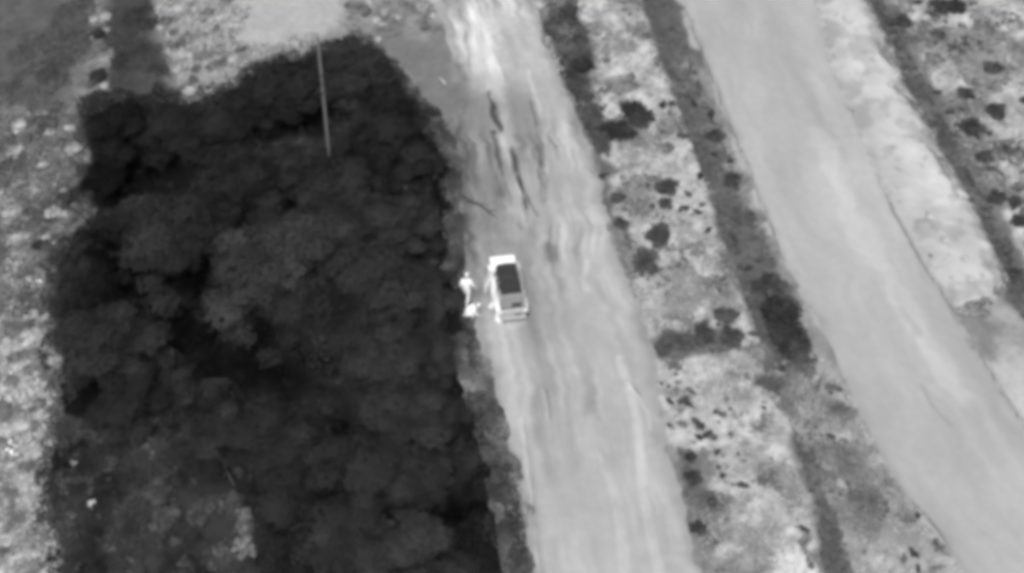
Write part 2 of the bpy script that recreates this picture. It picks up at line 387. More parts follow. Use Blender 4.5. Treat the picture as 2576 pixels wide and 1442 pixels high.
def main_fn(x, y, u, v, wm):
    c = (v - 0.5) * wm
    st = fbm(c * 1.6 + 40, u * 0.13, 101, 4) - 0.5          # streaks along the track
    st2 = fbm(c * 4.5, u * 0.35, 111, 3) - 0.5
    cw = c + (fbm(x * 0.4, y * 0.4, 141, 2) - 0.5) * 0.45
    st = fbm(cw * 1.6 + 40, u * 0.16, 101, 4) - 0.5
    st2 = fbm(cw * 4.2, u * 0.42, 111, 3) - 0.5
    pat = sstep(0.35, 0.65, fbm(x * 0.3, y * 0.3, 143, 3))
    up = sstep(30, 46, y)
    mot = fbm(x * 1.1, y * 1.1, 145, 4) - 0.5
    t = np.full(x.shape, lin(184)) * (1 + (0.25 + 0.65 * pat) * st * (0.8 + 0.7 * up) + (0.10 + 0.40 * pat) * st2 * (0.4 + 1.4 * up) + 0.20 * mot)
    t = t * (1 + 0.18 * (fbm(x * 0.35, y * 0.35, 121, 3) - 0.5))
    bright = blob(x, y, 1200, 120, 1.7, 4.2, R(12), 0.6, 131) + 0.7 * blob(x, y, 1225, 20, 2.0, 3.5, 0, 0.7, 132)
    t = t * (1 + 0.50 * np.clip(bright, 0, 1))
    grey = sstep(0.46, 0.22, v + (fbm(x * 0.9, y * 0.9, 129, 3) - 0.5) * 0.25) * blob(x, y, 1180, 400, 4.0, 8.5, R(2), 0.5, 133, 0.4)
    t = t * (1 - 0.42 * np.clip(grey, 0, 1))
    t = t * (1 + 0.26 * blob(x, y, 1292, 812, 0.75, 0.42, R(8), 0.4, 128, 0.5))
    rz = blob(x, y, 1300, 420, 1.7, 5.2, R(12), 0.5, 127, 0.4)
    rz2 = rz * sstep(0.57, 0.70, fbm(c * 3.4 + 3, u * 0.28, 126, 3)) * sstep(0.35, 0.55, fbm(c * 0.9, u * 0.35, 125, 3))
    t = t * (1 - 0.50 * rz2)
    t = t * (1 - 0.34 * blob(x, y, 1320, 290, 1.1, 3.4, R(13), 0.6, 134))
    t = t * (1 - 0.42 * blob(x, y, 1388, 640, 0.55, 0.95, R(10), 0.5, 135, 0.8))
    t = t * (1 - 0.18 * blob(x, y, 1350, 800, 1.6, 3.2, R(10), 0.8, 136))
    t = t * (1 + 0.22 * pline(x, y, [(1560, 900), (1600, 1050), (1620, 1250), (1660, 1442), (1700, 1600)], 0.30, 137))
    t = t * (1 + 0.16 * pline(x, y, [(1490, 1050), (1550, 1250), (1575, 1442)], 0.35, 138))
    t = t * (1 + 0.24 * pline(x, y, [(1330, 180), (1362, 290), (1378, 400), (1375, 440)], 0.17, 139))
    t = t * (1 + 0.25 * pline(x, y, [(1480, 660), (1468, 700), (1478, 730)], 0.22, 140))
    ruts = [([(1232, 232), (1250, 300), (1285, 370), (1300, 430), (1322, 500), (1335, 560)], 0.36, 0.18, 0.72),
            ([(1243, 330), (1262, 430), (1290, 520), (1310, 575)], 0.28, 0.12, 0.58),
            ([(1330, 230), (1352, 330), (1368, 420), (1385, 460)], 0.20, 0.10, 0.40),
            ([(1300, 420), (1320, 480), (1350, 540)], 0.18, 0.10, 0.40),
            ([(1445, 940), (1455, 1000), (1468, 1060)], 0.14, 0.08, 0.35),
            ([(1375, 980), (1385, 1060)], 0.16, 0.06, 0.25),
            ([(1590, 960), (1640, 1040), (1645, 1080)], 0.14, 0.05, 0.25),
            ([(1225, 70), (1250, 140), (1275, 200)], 0.15, 0.06, 0.25),
            ([(1320, 1050), (1340, 1200), (1365, 1442), (1380, 1600)], 0.20, 0.04, 0.14),
            ([(1455, 360), (1480, 420), (1500, 440)], 0.18, 0.06, 0.25)]
    dz = 0.05 * (fbm(cw * 2.6, u * 0.5, 151, 3) - 0.5) * (0.3 + pat) + 0.04 * (fbm(x * 2.2, y * 2.2, 155, 3) - 0.5)
    dz = dz - 0.10 * rz2
    for k, (p, wd, dep, dark) in enumerate(ruts):
        wv = wd * (0.15 + 0.95 * fbm(c * 1.2, u * 0.6, 165 + k, 3))
        m = pline(x, y, p, wv, 160 + k, 0.22) * sstep(0.34, 0.60, fbm(c * 2.5, u * 0.6, 170 + k, 3))
        dz = dz - 0.75 * dep * m; t = t * (1 - dark * m)
        rg_ = pline(x, y, [(a - 10, b) for a, b in p], wd * 0.8, 160 + k, 0.32) * (1 - m) * sstep(0.4, 0.6, fbm(c * 1.4, u * 0.4, 185 + k, 3))
        dz = dz + 0.05 * rg_; t = t * (1 + 0.22 * rg_)
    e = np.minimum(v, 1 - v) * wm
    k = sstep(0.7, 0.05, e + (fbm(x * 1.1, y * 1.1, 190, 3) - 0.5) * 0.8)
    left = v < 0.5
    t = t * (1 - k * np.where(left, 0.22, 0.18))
    return dz, t / GAIN
def east_fn(x, y, u, v, wm):
    c = (v - 0.5) * wm
    cw = c + (fbm(x * 0.35, y * 0.35, 205, 3) - 0.5) * 2.2
    st = fbm(cw * 0.7 + 11, u * 0.10, 201, 3) - 0.5
    st2 = fbm(cw * 2.0, u * 0.30, 211, 3) - 0.5
    t = np.full(x.shape, lin(186)) * (1 + 0.30 * st + 0.14 * st2)
    t = t * (1 + 0.22 * (fbm(x * 0.4, y * 0.25, 221, 4) - 0.5))
    t = t * (1 + 0.13 * pline(x, y, [(2060, 330), (2110, 450), (2140, 530), (2190, 640), (2290, 800), (2420, 1000)], 0.30 + 0.8 * fbm(x * 0.5, y * 0.5, 235, 3), 231, 1.2))
    t = t * (1 - 0.16 * pline(x, y, [(2265, 780), (2310, 840)], 0.30, 232))
    dz = 0.05 * (fbm(c * 1.6, u * 0.12, 251, 3) - 0.5) + 0.012 * (fbm(x * 3, y * 3, 252, 2) - 0.5)
    lines = [([(1722, 20), (1772, 150), (1832, 300), (1892, 450), (1952, 610), (2005, 720)], 0.17, 0.42),
             ([(2205, 440), (2248, 530), (2284, 590), (2350, 702), (2432, 846), (2500, 950), (2576, 1075)], 0.16, 0.42),
             ([(2170, 1060), (2230, 1180), (2300, 1270), (2370, 1350), (2430, 1440)], 0.14, 0.36),
             ([(2315, 970), (2345, 1020), (2390, 1070)], 0.12, 0.16)]
    for k, (p, wd, dark) in enumerate(lines):
        m = pline(x, y, p, wd, 260 + k, 0.25) * sstep(0.15, 0.45, fbm(x * 0.7, y * 0.7, 270 + k, 2))
        dz = dz - 0.05 * m; t = t * (1 - dark * m)
    t = t * (1 + 0.18 * pline(x, y, [(2290, 1275), (2360, 1352), (2425, 1442), (2500, 1540)], 0.13, 281, 0.2))
    e = np.minimum(v, 1 - v) * wm
    k = sstep(0.6, 0.0, e + (fbm(x * 1.1, y * 1.1, 290, 3) - 0.5) * 0.7)
    t = t * (1 - 0.14 * k * (v < 0.5))
    return dz, t / GAIN
def bank_fn(x, y, u, v, wm):
    t = (lin(192) + (lin(212) - lin(192)) * sstep(0.0, 0.45, v + (fbm(x * 0.8, y * 0.8, 300, 3) - 0.5) * 0.5)) * (1 + 0.36 * (fbm(x * 0.9, y * 0.9, 301, 4) - 0.5))
    t = t * (1 - 0.13 * blob(x, y, 2410, 590, 1.3, 2.6, R(30), 0.7, 302))
    t = t * (1 + 0.14 * pline(x, y, [(2380, 420), (2450, 535), (2500, 650), (2505, 730)], 0.35, 303))
    spots = sstep(0.70, 0.76, fbm(x * 2.3, y * 2.3, 304, 3))
    t = t * (1 - 0.22 * spots)
    e = np.minimum(1 - v, (u.max() - u) / 3.0 / wm) * wm
    t = t * (1 - 0.38 * sstep(0.9, 0.0, e + (fbm(x * 1.5, y * 1.5, 306, 3) - 0.5) * 1.3))
    t = t * (1 - 0.22 * sstep(0.5, 0.62, fbm(x * 0.7, y * 0.7, 307, 4)))
    dz = 0.07 * (fbm(x * 1.4, y * 1.4, 305, 4) - 0.5)
    return dz, t / GAIN
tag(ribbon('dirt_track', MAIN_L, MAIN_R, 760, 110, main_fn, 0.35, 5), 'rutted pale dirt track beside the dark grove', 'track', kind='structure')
tag(ribbon('gravel_road', EAST_L, EAST_R, 620, 130, east_fn, 0.10, 6, 0.12), 'wide smooth pale gravel road', 'road', kind='structure')
tag(ribbon('earth_bank', BANK_L, BANK_R, 300, 50, bank_fn, 0.30, 7, 0.8), 'bright bare earth bank along the wide road', 'bank', kind='structure')

# ------------------------------------------------------------------ foliage meshes
def leaves(rng, centers, radii, n, size, tone, flat=0.75, up=0.35, shell=0.55, jit=0.45, rag=0.12):
    """n leaf quads spread through lobes: arrays V, F, tone"""
    centers = np.array(centers); radii = np.array(radii)
    wgt = radii ** 2; k = rng.choice(len(radii), n, p=wgt / wgt.sum())
    d = rng.normal(size=(n, 3)); d /= np.linalg.norm(d, axis=1)[:, None]
    bump = np.sin(d[:, 0] * 5.1 + k * 1.7) * np.sin(d[:, 1] * 4.7 + k) * np.sin(d[:, 2] * 5.3 + k * 0.6)
    r = radii[k] * (shell + (1 - shell) * rng.random(n) ** 0.6) * (1 + rag * rng.normal(size=n) + 0.55 * bump)
    p = centers[k] + d * r[:, None] * np.array([1, 1, flat])
    nrm = d + rng.normal(size=(n, 3)) * jit + np.array([0, 0, up]); nrm /= np.linalg.norm(nrm, axis=1)[:, None]
    a = np.cross(nrm, rng.normal(size=(n, 3))); a /= np.linalg.norm(a, axis=1)[:, None]
    b = np.cross(nrm, a)
    s = size * (0.6 + 0.8 * rng.random(n))[:, None]
    V = np.stack([p - a * s, p - b * s * 0.6 + nrm * s * 0.15, p + a * s, p + b * s * 0.6 + nrm * s * 0.15], 1).reshape(-1, 3)
    F = np.arange(4 * n).reshape(n, 4)
    lt = tone * (0.65 + 0.7 * rng.random(len(radii)))[k] * (0.9 + 0.2 * rng.random(n))
    return V, F, np.repeat(lt, 4)
def tube(bm, pts, rads, seg=7):
    rings = []
    for i, p in enumerate(pts):
        p = Vector(p)
        d = (Vector(pts[min(i + 1, len(pts) - 1)]) - Vector(pts[max(i - 1, 0)])).normalized()
        q = d.to_track_quat('Z', 'Y')
        rings.append([bm.verts.new(p + q @ Vector((math.cos(2 * math.pi * j / seg) * rads[i], math.sin(2 * math.pi * j / seg) * rads[i], 0))) for j in range(seg)])
    for a, b in zip(rings[:-1], rings[1:]):
        for j in range(seg): bm.faces.new((a[j], a[(j + 1) % seg], b[(j + 1) % seg], b[j]))
    bm.faces.new(rings[0][::-1]); bm.faces.new(rings[-1])
def bm_mesh(name, bm, m=None, smooth=False):
    bmesh.ops.recalc_face_normals(bm, faces=bm.faces)
    me = bpy.data.meshes.new(name); bm.to_mesh(me); bm.free()
    if smooth: me.polygons.foreach_set('use_smooth', np.ones(len(me.polygons), bool))
    if m: me.materials.append(m)
    return me

def crown_variant(i, tone):
    """unit tree: crown radius about 1, ground at z = 0, crown centre at about 1.35"""
    rng = np.random.default_rng(100 + i)
    cs, rs = [(0, 0, 1.25)], [0.60]
    st = 0.75 + 0.5 * rng.random(); th = rng.random() * 3.14
    for k in range(24):
        a = rng.random() * 6.28; rr = 0.15 + 0.95 * rng.random() ** 0.7
        zz = 1.62 - 0.75 * rr * rr + 0.22 * rng.normal()
        u, v = math.cos(a) * rr * st, math.sin(a) * rr / st
        cs.append((u * math.cos(th) - v * math.sin(th), u * math.sin(th) + v * math.cos(th), max(0.6, zz))); rs.append((0.28 + 0.30 * rng.random()) * (1.15 - 0.4 * rr))
    V, F, t = leaves(rng, cs, rs, 64000, 0.019, tone, 0.56, 0.45, 0.80, 0.12, 0.11)
    crown = np_mesh('crown', V, F, False, t); crown.materials.append(M['leaf_dark'])
    bm = bmesh.new()
    tube(bm, [(0, 0, -0.1), (0.01, 0, 0.3), (-0.02, 0.01, 0.7), (0.02, 0.0, 1.2), (0, 0, 1.5)], [0.09, 0.065, 0.055, 0.04, 0.015])
    for k in range(6):
        a = k * 1.1 + rng.random()
        z0 = 0.55 + 0.1 * k
        tube(bm, [(0, 0, z0), (math.cos(a) * 0.25, math.sin(a) * 0.25, z0 + 0.22), (math.cos(a) * 0.6, math.sin(a) * 0.6, z0 + 0.42)], [0.032, 0.024, 0.008], 5)
    trunk = bm_mesh('trunk', bm, M['bark'], True)
    return crown, trunk
TREES = [crown_variant(i, 0.021) for i in range(6)]

GROUP_T = 'dark trees of the grove beside the dirt track'
# crown centre in the picture, radius there, height factor, variant, label
tree_spots = [
    (880, 175, 105, 1.0, 0, 'dark tree at the top of the grove, right of the pole top'),
    (715, 215, 92, 1.0, 1, 'dark tree left of the pole on the upper rim of the grove'),
    (590, 300, 85, 0.9, 2, 'tree on the upper rim below the pale scrub, second left of the pole'),
    (445, 330, 85, 0.8, 3, 'low tree where the grey path runs into the grove'),
    (285, 320, 75, 1.0, 4, 'black tree at the upper left corner of the grove'),
    (262, 440, 62, 0.8, 5, 'darkest tree on the upper left rim of the grove'),
    (610, 440, 100, 1.0, 0, 'tree left of the foot of the leaning pole'),
    (745, 420, 75, 1.0, 4, 'small tree directly left of the pole foot'),
    (850, 470, 95, 1.0, 1, 'tree in front of the pole foot, hiding its base'),
    (985, 300, 95, 1.0, 2, 'tree on the upper right rim of the grove by the grey margin'),
    (1070, 410, 85, 0.9, 3, 'tree on the right rim across from the deep ruts'),
    (455, 600, 125, 1.15, 2, 'large rounded tree standing clear amid black gaps, left half of grove'),
    (690, 655, 140, 1.15, 5, 'broadest palest tree in the middle of the grove'),
    (890, 570, 110, 1.0, 0, 'tree between the broad middle tree and the track rim'),
    (1035, 555, 105, 0.9, 4, 'tree on the right rim beside the fallen branch'),
    (955, 715, 110, 1.0, 1, 'tree in the grove level with the vehicle, one back from the rim'),
    (1090, 715, 88, 0.8, 3, 'rim tree beside the standing person'),
    (225, 690, 92, 0.75, 1, 'low tree on the left rim of the grove, level with the vehicle'),
    (270, 850, 115, 0.8, 4, 'low broad tree on the left rim below the vehicle level'),
    (655, 800, 65, 0.9, 3, 'small tree at the lower left foot of the broad middle tree'),
    (790, 800, 105, 1.0, 2, 'tree below and right of the broad middle tree'),
    (985, 880, 105, 1.0, 5, 'tree one back from the rim, below the crouching person'),
    (1105, 895, 90, 0.8, 0, 'rim tree just below the crouching person'),
    (1020, 1030, 105, 0.95, 4, 'rounded tree in the lower right of the grove, one back from rim'),
    (1150, 1050, 75, 0.75, 2, 'low rim tree where the track margin starts to widen below vehicle'),
    (715, 1100, 112, 0.9, 0, 'broad tree below the black gap in the lower grove'),
    (560, 1100, 95, 0.85, 5, 'tree on the left of the broad lower tree'),
    (890, 1170, 125, 1.0, 3, 'broad tree in the lower middle of the grove'),
    (1075, 1195, 100, 0.85, 1, 'lower rim tree above the bottom right black gap'),
    (720, 1240, 105, 0.8, 2, 'low tree left of the broad lower middle tree'),
    (1060, 1375, 115, 0.85, 4, 'tree cut by the bottom edge nearest the track'),
    (865, 1360, 110, 0.85, 0, 'tree at the bottom edge, second from the track'),
    (320, 1000, 85, 0.7, 3, 'low tree in the left of the grove above the dark clearing'),
    (950, 1490, 110, 0.85, 5, 'tree mostly below the bottom edge, between the two bottom trees'),
    (440, 760, 38, 0.7, 0, 'small dim tree in the black gap below the rounded tree'),
]
KIND_TONE = {(690, 655): 1.75, (455, 600): 1.35, (890, 570): 1.5, (1035, 555): 1.6, (955, 715): 1.5, (1090, 715): 1.8, (610, 440): 1.0, (745, 420): 1.2, (850, 470): 1.5,
             (1070, 410): 1.5, (985, 300): 1.1, (880, 175): 1.5, (715, 215): 1.4, (590, 300): 1.05, (445, 330): 1.15, (285, 320): 0.6, (262, 440): 0.4, (225, 690): 1.4, (270, 850): 1.4,
             (655, 800): 1.0, (790, 800): 1.2, (985, 880): 1.4, (1105, 895): 1.8, (1020, 1030): 1.6, (1150, 1050): 1.7, (715, 1100): 1.5, (560, 1100): 1.2, (890, 1170): 1.4, (1075, 1195): 1.5,
             (720, 1240): 1.3, (1060, 1375): 1.7, (865, 1360): 1.4, (320, 1000): 1.4, (950, 1490): 1.6}     # how dark each tree's leaves are
def put_tree(px_, py_, rp, hf, var, label):
    rp *= 0.95; px0 = px_
    if px_ > 1025: px_ -= 32; rp *= 0.84
    p = at(px_, py_, 3.0)
    r = rp / pxm(p)
    for _ in range(4):
        zc = 1.17 * r * hf
        p = at(px_, py_, zc + hz(p.x, p.y))
        r = rp / pxm(p)
    rnd = random.Random(int(px_ * 7 + py_))
    t = empty('tree', (p.x, p.y, hz(p.x, p.y) - 0.02), rnd.random() * 6.28)
    t.scale = (r * rnd.uniform(0.94, 1.10), r * rnd.uniform(0.94, 1.10), r * hf * 0.9)
    tag(t, label, 'tree', GROUP_T)
    crown, trunk = TREES[var]
    c = link('crown', crown, t); link('trunk', trunk, t)
    v = KIND_TONE.get((px0, py_), 1.0)
    c.color = (v, v, v, 1)
    return t
for a in tree_spots: put_tree(*a)

# undergrowth: one leafy mass between the trunks, with low gaps, their shade painted into the leaf tone
UNDER = world_poly([(215, 330), (330, 275), (560, 290), (720, 210), (900, 160), (990, 220), (1100, 370), (1130, 480), (1110, 600), (1105, 700), (1120, 800), (1140, 880), (1180, 1050), (1215, 1150), (1240, 1300), (1265, 1442), (1290, 1700), (700, 1700), (640, 1300), (480, 1090), (160, 1050), (150, 640), (250, 560), (235, 430)])
GAPS = [world_poly(g) for g in ([(300, 370), (440, 350), (520, 470), (400, 530), (280, 500)], [(330, 660), (420, 690), (600, 890), (800, 940), (900, 1010), (520, 1010), (430, 900)], [(680, 520), (770, 560), (730, 620), (650, 590)], [(800, 270), (840, 340), (800, 380), (750, 310)], [(1090, 1230), (1170, 1250), (1180, 1330), (1100, 1310)])]
def undergrowth():
    rng = np.random.default_rng(909)
    P = np.array(UNDER); lo = P.min(0); hi = P.max(0)
    n = 560000
    x = rng.uniform(lo[0], hi[0], n); y = rng.uniform(lo[1], hi[1], n)
    hgt = sstep(0.40, 0.70, fbm(x * 0.38, y * 0.38, 911, 3)) * 2.3 + 0.5 * (fbm(x * 1.3, y * 1.3, 915, 3) - 0.45)
    gap = np.zeros(n)
    for g in GAPS: gap = np.maximum(gap, sstep(-0.5, 0.9, sdist(x, y, g)))
    hgt = np.maximum(hgt * (1 - gap), 0.10 + 0.5 * np.maximum(0, fbm(x * 1.1, y * 1.1, 917, 3) - 0.35))
    ok = (sdist(x, y, UNDER) > 0.1) & (rng.random(n) < 0.55)
    gap = gap[ok]
    x, y, hgt = x[ok], y[ok], hgt[ok]; n = len(x)
    z = terrain(x, y) + hgt * (1 - 0.15 * rng.random(n) ** 2)
    e = 0.25
    gxx = (sstep(0.40, 0.70, fbm((x + e) * 0.38, y * 0.38, 911, 3)) - sstep(0.40, 0.70, fbm((x - e) * 0.38, y * 0.38, 911, 3))) * 2.3 / (2 * e)
    gyy = (sstep(0.40, 0.70, fbm(x * 0.38, (y + e) * 0.38, 911, 3)) - sstep(0.40, 0.70, fbm(x * 0.38, (y - e) * 0.38, 911, 3))) * 2.3 / (2 * e)
    nrm = np.stack([-gxx, -gyy, np.ones(n)], 1); nrm /= np.linalg.norm(nrm, axis=1)[:, None]
    nrm += rng.normal(size=(n, 3)) * 0.15; nrm /= np.linalg.norm(nrm, axis=1)[:, None]
    a = np.cross(nrm, rng.normal(size=(n, 3))); a /= np.linalg.norm(a, axis=1)[:, None]; b = np.cross(nrm, a)
    s = (0.045 + 0.045 * rng.random(n))[:, None]; p = np.stack([x, y, z], 1)
    V = np.stack([p - a * s, p - b * s * 0.6, p + a * s, p + b * s * 0.6], 1).reshape(-1, 3)
    t = 0.020 * np.clip(2.6 * fbm(x * 0.35, y * 0.35, 921, 3) - 0.55, 0.15, 2) * (0.85 + 0.3 * rng.random(n)) * (1 - 0.7 * gap)
    t = np.where((fbm(x * 2.0, y * 2.0, 923, 3) > 0.70) & (rng.random(n) < 0.5), t * 2.6, t)
    o = link('undergrowth', np_mesh('undergrowth', V, np.arange(4 * n).reshape(n, 4), False, np.repeat(t, 4)), None, M['leaf_dark'])
    tag(o, 'dark tangled undergrowth filling the grove between the trees', 'undergrowth', kind='stuff')
undergrowth()
# weeds: low leafy cover in merged patches
def weeds(name, poly, n, seed, tone, hmax, label, avoid=(), lo=0.42, hi=0.58, fr=0.5, mott=0.8, size=0.07, pale=0.0, within=None, band=None):
    rng = np.random.default_rng(seed)
    P = np.array(poly); a0 = np.maximum(P.min(0), [-38, 14]); a1 = np.minimum(P.max(0), [40, 74])
    m = n * 5
    x = rng.uniform(a0[0], a1[0], m); y = rng.uniform(a0[1], a1[1], m)
    wx = x + (fbm(x * 0.9, y * 0.9, seed + 1, 3) - 0.5) * 1.2; wy = y + (fbm(x * 0.9, y * 0.9, seed + 2, 3) - 0.5) * 1.2
    d = sstep(lo, hi, fbm(x * fr, y * fr, seed + 3, 4))
    sd = sdist(wx, wy, poly)
    ok = (sd > 0.0) if band is None else (np.abs(sd - band[0]) < band[1] * (0.4 + 1.2 * fbm(x * 0.6, y * 0.6, seed + 11, 2)))
    ok &= rng.random(m) < d
    for q in avoid: ok &= sdist(x, y, q) < -0.05
    if within is not None: ok &= sdist(wx, wy, within) > 0.1
    x, y, d = x[ok][:n], y[ok][:n], d[ok][:n]; n = len(x)
    z = terrain(x, y) + 0.02 + hmax * d * (0.3 + 0.7 * fbm(x * 1.5, y * 1.5, seed + 5, 3)) * (1 - 0.4 * rng.random(n))
    nrm = np.array([0, 0, 1.0]) + rng.normal(size=(n, 3)) * 0.45; nrm /= np.linalg.norm(nrm, axis=1)[:, None]
    a = np.cross(nrm, rng.normal(size=(n, 3))); a /= np.linalg.norm(a, axis=1)[:, None]; b = np.cross(nrm, a)
    sz = (size * (0.7 + 0.9 * rng.random(n)))[:, None]; p = np.stack([x, y, z], 1)
    V = np.stack([p - a * sz, p - b * sz * 0.55, p + a * sz, p + b * sz * 0.55], 1).reshape(-1, 3)
    t = tone * np.clip(1 + mott * 2.4 * (fbm(x * 0.8, y * 0.8, seed + 7, 3) - 0.5), 0.2, 2.2) * (0.85 + 0.3 * rng.random(n))
    if pale: t = np.where((fbm(x * 1.7, y * 1.7, seed + 9, 3) > 0.66) & (rng.random(n) < 0.6), t * pale, t)
    o = link(name, np_mesh(name, V, np.arange(4 * n).reshape(n, 4), False, np.repeat(t, 4)), None, M['grass'])
    tag(o, label, 'weeds', kind='stuff')
weeds('weeds', CLEARING, 70000, 1001, 0.036, 0.4, 'low dark weeds covering the clearing in the lower left', (), 0.22, 0.42, 0.4, 1.1, 0.06, 2.6, GROVE)
weeds('weeds', GROVE, 34000, 1241, 0.052, 0.55, 'straggling dark weeds fringing the whole grove', (MAIN_POLY,), 0.28, 0.5, 0.6, 0.9, 0.065, 2.0, None, (0.15, 0.7))
RIM = world_poly([(1120, 840), (1210, 860), (1238, 960), (1275, 1090), (1312, 1230), (1342, 1442), (1380, 1750), (1300, 1750), (1268, 1442), (1240, 1250), (1190, 1050), (1145, 920)])
weeds('weeds', RIM, 14000, 1141, 0.13, 0.15, 'grey weeds along the lower rim of the grove by the track', (), 0.25, 0.5, 0.7, 1.0, 0.07, 1.8)
RIM2 = world_poly([(960, 150), (1040, 210), (1120, 320), (1160, 430), (1172, 560), (1165, 680), (1120, 690), (1120, 560), (1110, 430), (1070, 340), (990, 240)])
weeds('weeds', RIM2, 11000, 1161, 0.095, 0.3, 'grey weeds along the upper rim of the grove by the track', (), 0.3, 0.55, 0.7, 1.0)
weeds('weeds', ZPOLY[10][0], 22000, 1021, 0.19, 0.18, 'grey weeds in patches on the strip between the tracks', (DITCH_W,), 0.50, 0.60, 0.6)
weeds('weeds', ZPOLY[11][0], 9000, 1041, 0.07, 0.35, 'dark weeds along the right edge of the upper dirt track', (MAIN_POLY,), 0.2, 0.5, 0.6)
weeds('weeds', ZPOLY[21][0], 26000, 1061, 0.20, 0.22, 'grey weeds spread through the scrub right of the road', (DITCH_E, BANK_POLY), 0.50, 0.60, 0.5)
weeds('weeds', ZPOLY[18][0], 12000, 1081, 0.21, 0.15, 'grey weeds on the verge left of the wide road', (EAST_POLY,), 0.48, 0.58, 0.6)
weeds('weeds', ZPOLY[1][0], 12000, 1101, 0.10, 0.3, 'dark weeds left of the upper grove', (GROVE,), 0.42, 0.55, 0.6, 0.9, 0.07, 3.0)
weeds('weeds', ZPOLY[2][0], 6000, 1121, 0.20, 0.3, 'grey weeds left of the lower grove', (GROVE,), 0.45, 0.55, 0.8, 0.9, 0.07, 3.0)

BANKRIM = world_poly([(2150, -60), (2235, 90), (2300, 235), (2395, 400), (2465, 515), (2520, 640), (2530, 740), (2480, 810), (2400, 790), (2440, 775), (2500, 730), (2490, 640), (2440, 540), (2370, 420), (2285, 270), (2220, 130)])
weeds('weeds', BANKRIM, 7000, 1181, 0.24, 0.16, 'straggling weeds along the outer rim of the earth bank', (), 0.46, 0.56, 0.9)
weeds('weeds', ZPOLY[0][0], 22000, 1201, 0.078, 0.12, 'low even grey growth on the upper left field', (), 0.40, 0.60, 0.4, 0.5)
weeds('weeds', ZPOLY[9][0], 12000, 1221, 0.050, 0.12, 'low dark growth over the grey path above the grove', (), 0.35, 0.60, 0.5, 0.6)

# ------------------------------------------------------------------ shrubs, tufts
def shrub_variant(i, tone, pale):
    """bush of unit radius, about 0.9 high"""
    rng = np.random.default_rng(300 + i + (50 if pale else 0))
    cs, rs = [(0, 0, 0.35)], [0.5]
    for k in range(8):
        a = k * 0.8 + rng.random(); rr = 0.35 + 0.4 * rng.random()
        cs.append((math.cos(a) * rr, math.sin(a) * rr, 0.25 + 0.35 * rng.random())); rs.append(0.2 + 0.22 * rng.random())
    V, F, t = leaves(rng, cs, rs, 1700, 0.085, tone, 0.8, 0.5, 0.5, 0.45, 0.30)
    fol = np_mesh('foliage', V, F, False, t); fol.materials.append(M['leaf_pale' if pale else 'leaf_dark'])
    bm = bmesh.new()
    for k in range(6):
        a = k * 1.05
        tube(bm, [(0, 0, -0.08), (math.cos(a) * 0.2, math.sin(a) * 0.2, 0.25), (math.cos(a) * 0.45, math.sin(a) * 0.45, 0.55)], [0.035, 0.025, 0.01], 5)
    return fol, bm_mesh('stem', bm, M['bark'])
DARK = [shrub_variant(i, 0.070, False) for i in range(4)]
MID = [shrub_variant(i + 20, 0.17, True) for i in range(4)]
BLACK = [shrub_variant(i + 10, 0.045, False) for i in range(3)]
PALE = [shrub_variant(i, 0.47, True) for i in range(4)]
def put_shrub(px_, py_, rp, fam, var, label, group, cat='bush', name='bush', sx=1.0, hf=1.0, rot=None):
    p = gp(px_, py_)
    r = rp / pxm(p)
    rnd = random.Random(int(px_ * 13 + py_ * 3))
    t = empty(name, (p.x, p.y, p.z - 0.01), rnd.random() * 6.28 if rot is None else rot)
    t.scale = (r * sx, r, r * hf)
    tag(t, label, cat, group)
    fol, stem = fam[var % len(fam)]
    link('foliage', fol, t); link('stem', stem, t)
    return t
BG = 'dark bushes on the strip between the tracks'
for i, (x, y, r, sx, hf, fam, lab) in enumerate([
    (1462, 165, 34, 1.0, 0.8, BLACK, 'dark bush beside the upper dirt track, farthest one of the strip'),
    (1452, 105, 26, 1.0, 0.8, DARK, 'grey bush just above the farthest dark bush of the strip'),
    (1478, 250, 24, 1.0, 0.6, DARK, 'low dark bush between the farthest bush and the black pair'),
    (1605, 298, 48, 1.2, 0.55, BLACK, 'right one of the black bush pair on the strip'),
    (1548, 335, 46, 1.1, 0.55, BLACK, 'left one of the black bush pair on the strip'),
    (1682, 475, 34, 1.0, 0.7, DARK, 'upright dark bush in the middle of the upper strip'),
    (1672, 515, 24, 0.8, 0.7, DARK, 'lower half of the dark bush pair in the upper strip'),
    (1552, 500, 24, 1.0, 0.7, DARK, 'dark bush on the track edge level with the fallen branch'),
    (1560, 565, 22, 1.0, 0.7, DARK, 'dark bush on the track edge just above vehicle level'),
    (1655, 600, 38, 1.3, 0.5, DARK, 'wide dark bush in the strip level with the vehicle roof'),
    (1622, 665, 38, 1.3, 0.5, DARK, 'dark bush on the strip nearest the vehicle'),
    (1826, 800, 34, 1.1, 0.6, DARK, 'dark bush on the strip beside the western ditch, upper one'),
    (1838, 850, 34, 1.1, 0.6, DARK, 'dark bush on the strip beside the western ditch, lower one'),
    (1770, 838, 32, 1.4, 0.5, DARK, 'middle bush of the dark row crossing the strip'),
    (1712, 862, 34, 1.5, 0.5, DARK, 'second bush of the dark row crossing the strip'),
    (1668, 880, 24, 1.2, 0.7, DARK, 'bush of the dark row closest to the dirt track'),
    (1742, 1205, 24, 1.0, 0.8, DARK, 'dark bush on the lower strip by the dirt track edge'),
    (1752, 1330, 26, 1.0, 0.8, DARK, 'dark bush near the bottom of the strip by the track'),
    (1740, 1150, 18, 1.0, 0.8, BLACK, 'small black bush above the lower strip bush'),
    (1790, 1265, 15, 1.0, 0.8, BLACK, 'small black bush right of the lower strip bushes'),
]):
    put_shrub(x, y, r, fam, i, lab, BG, sx=sx, hf=hf)
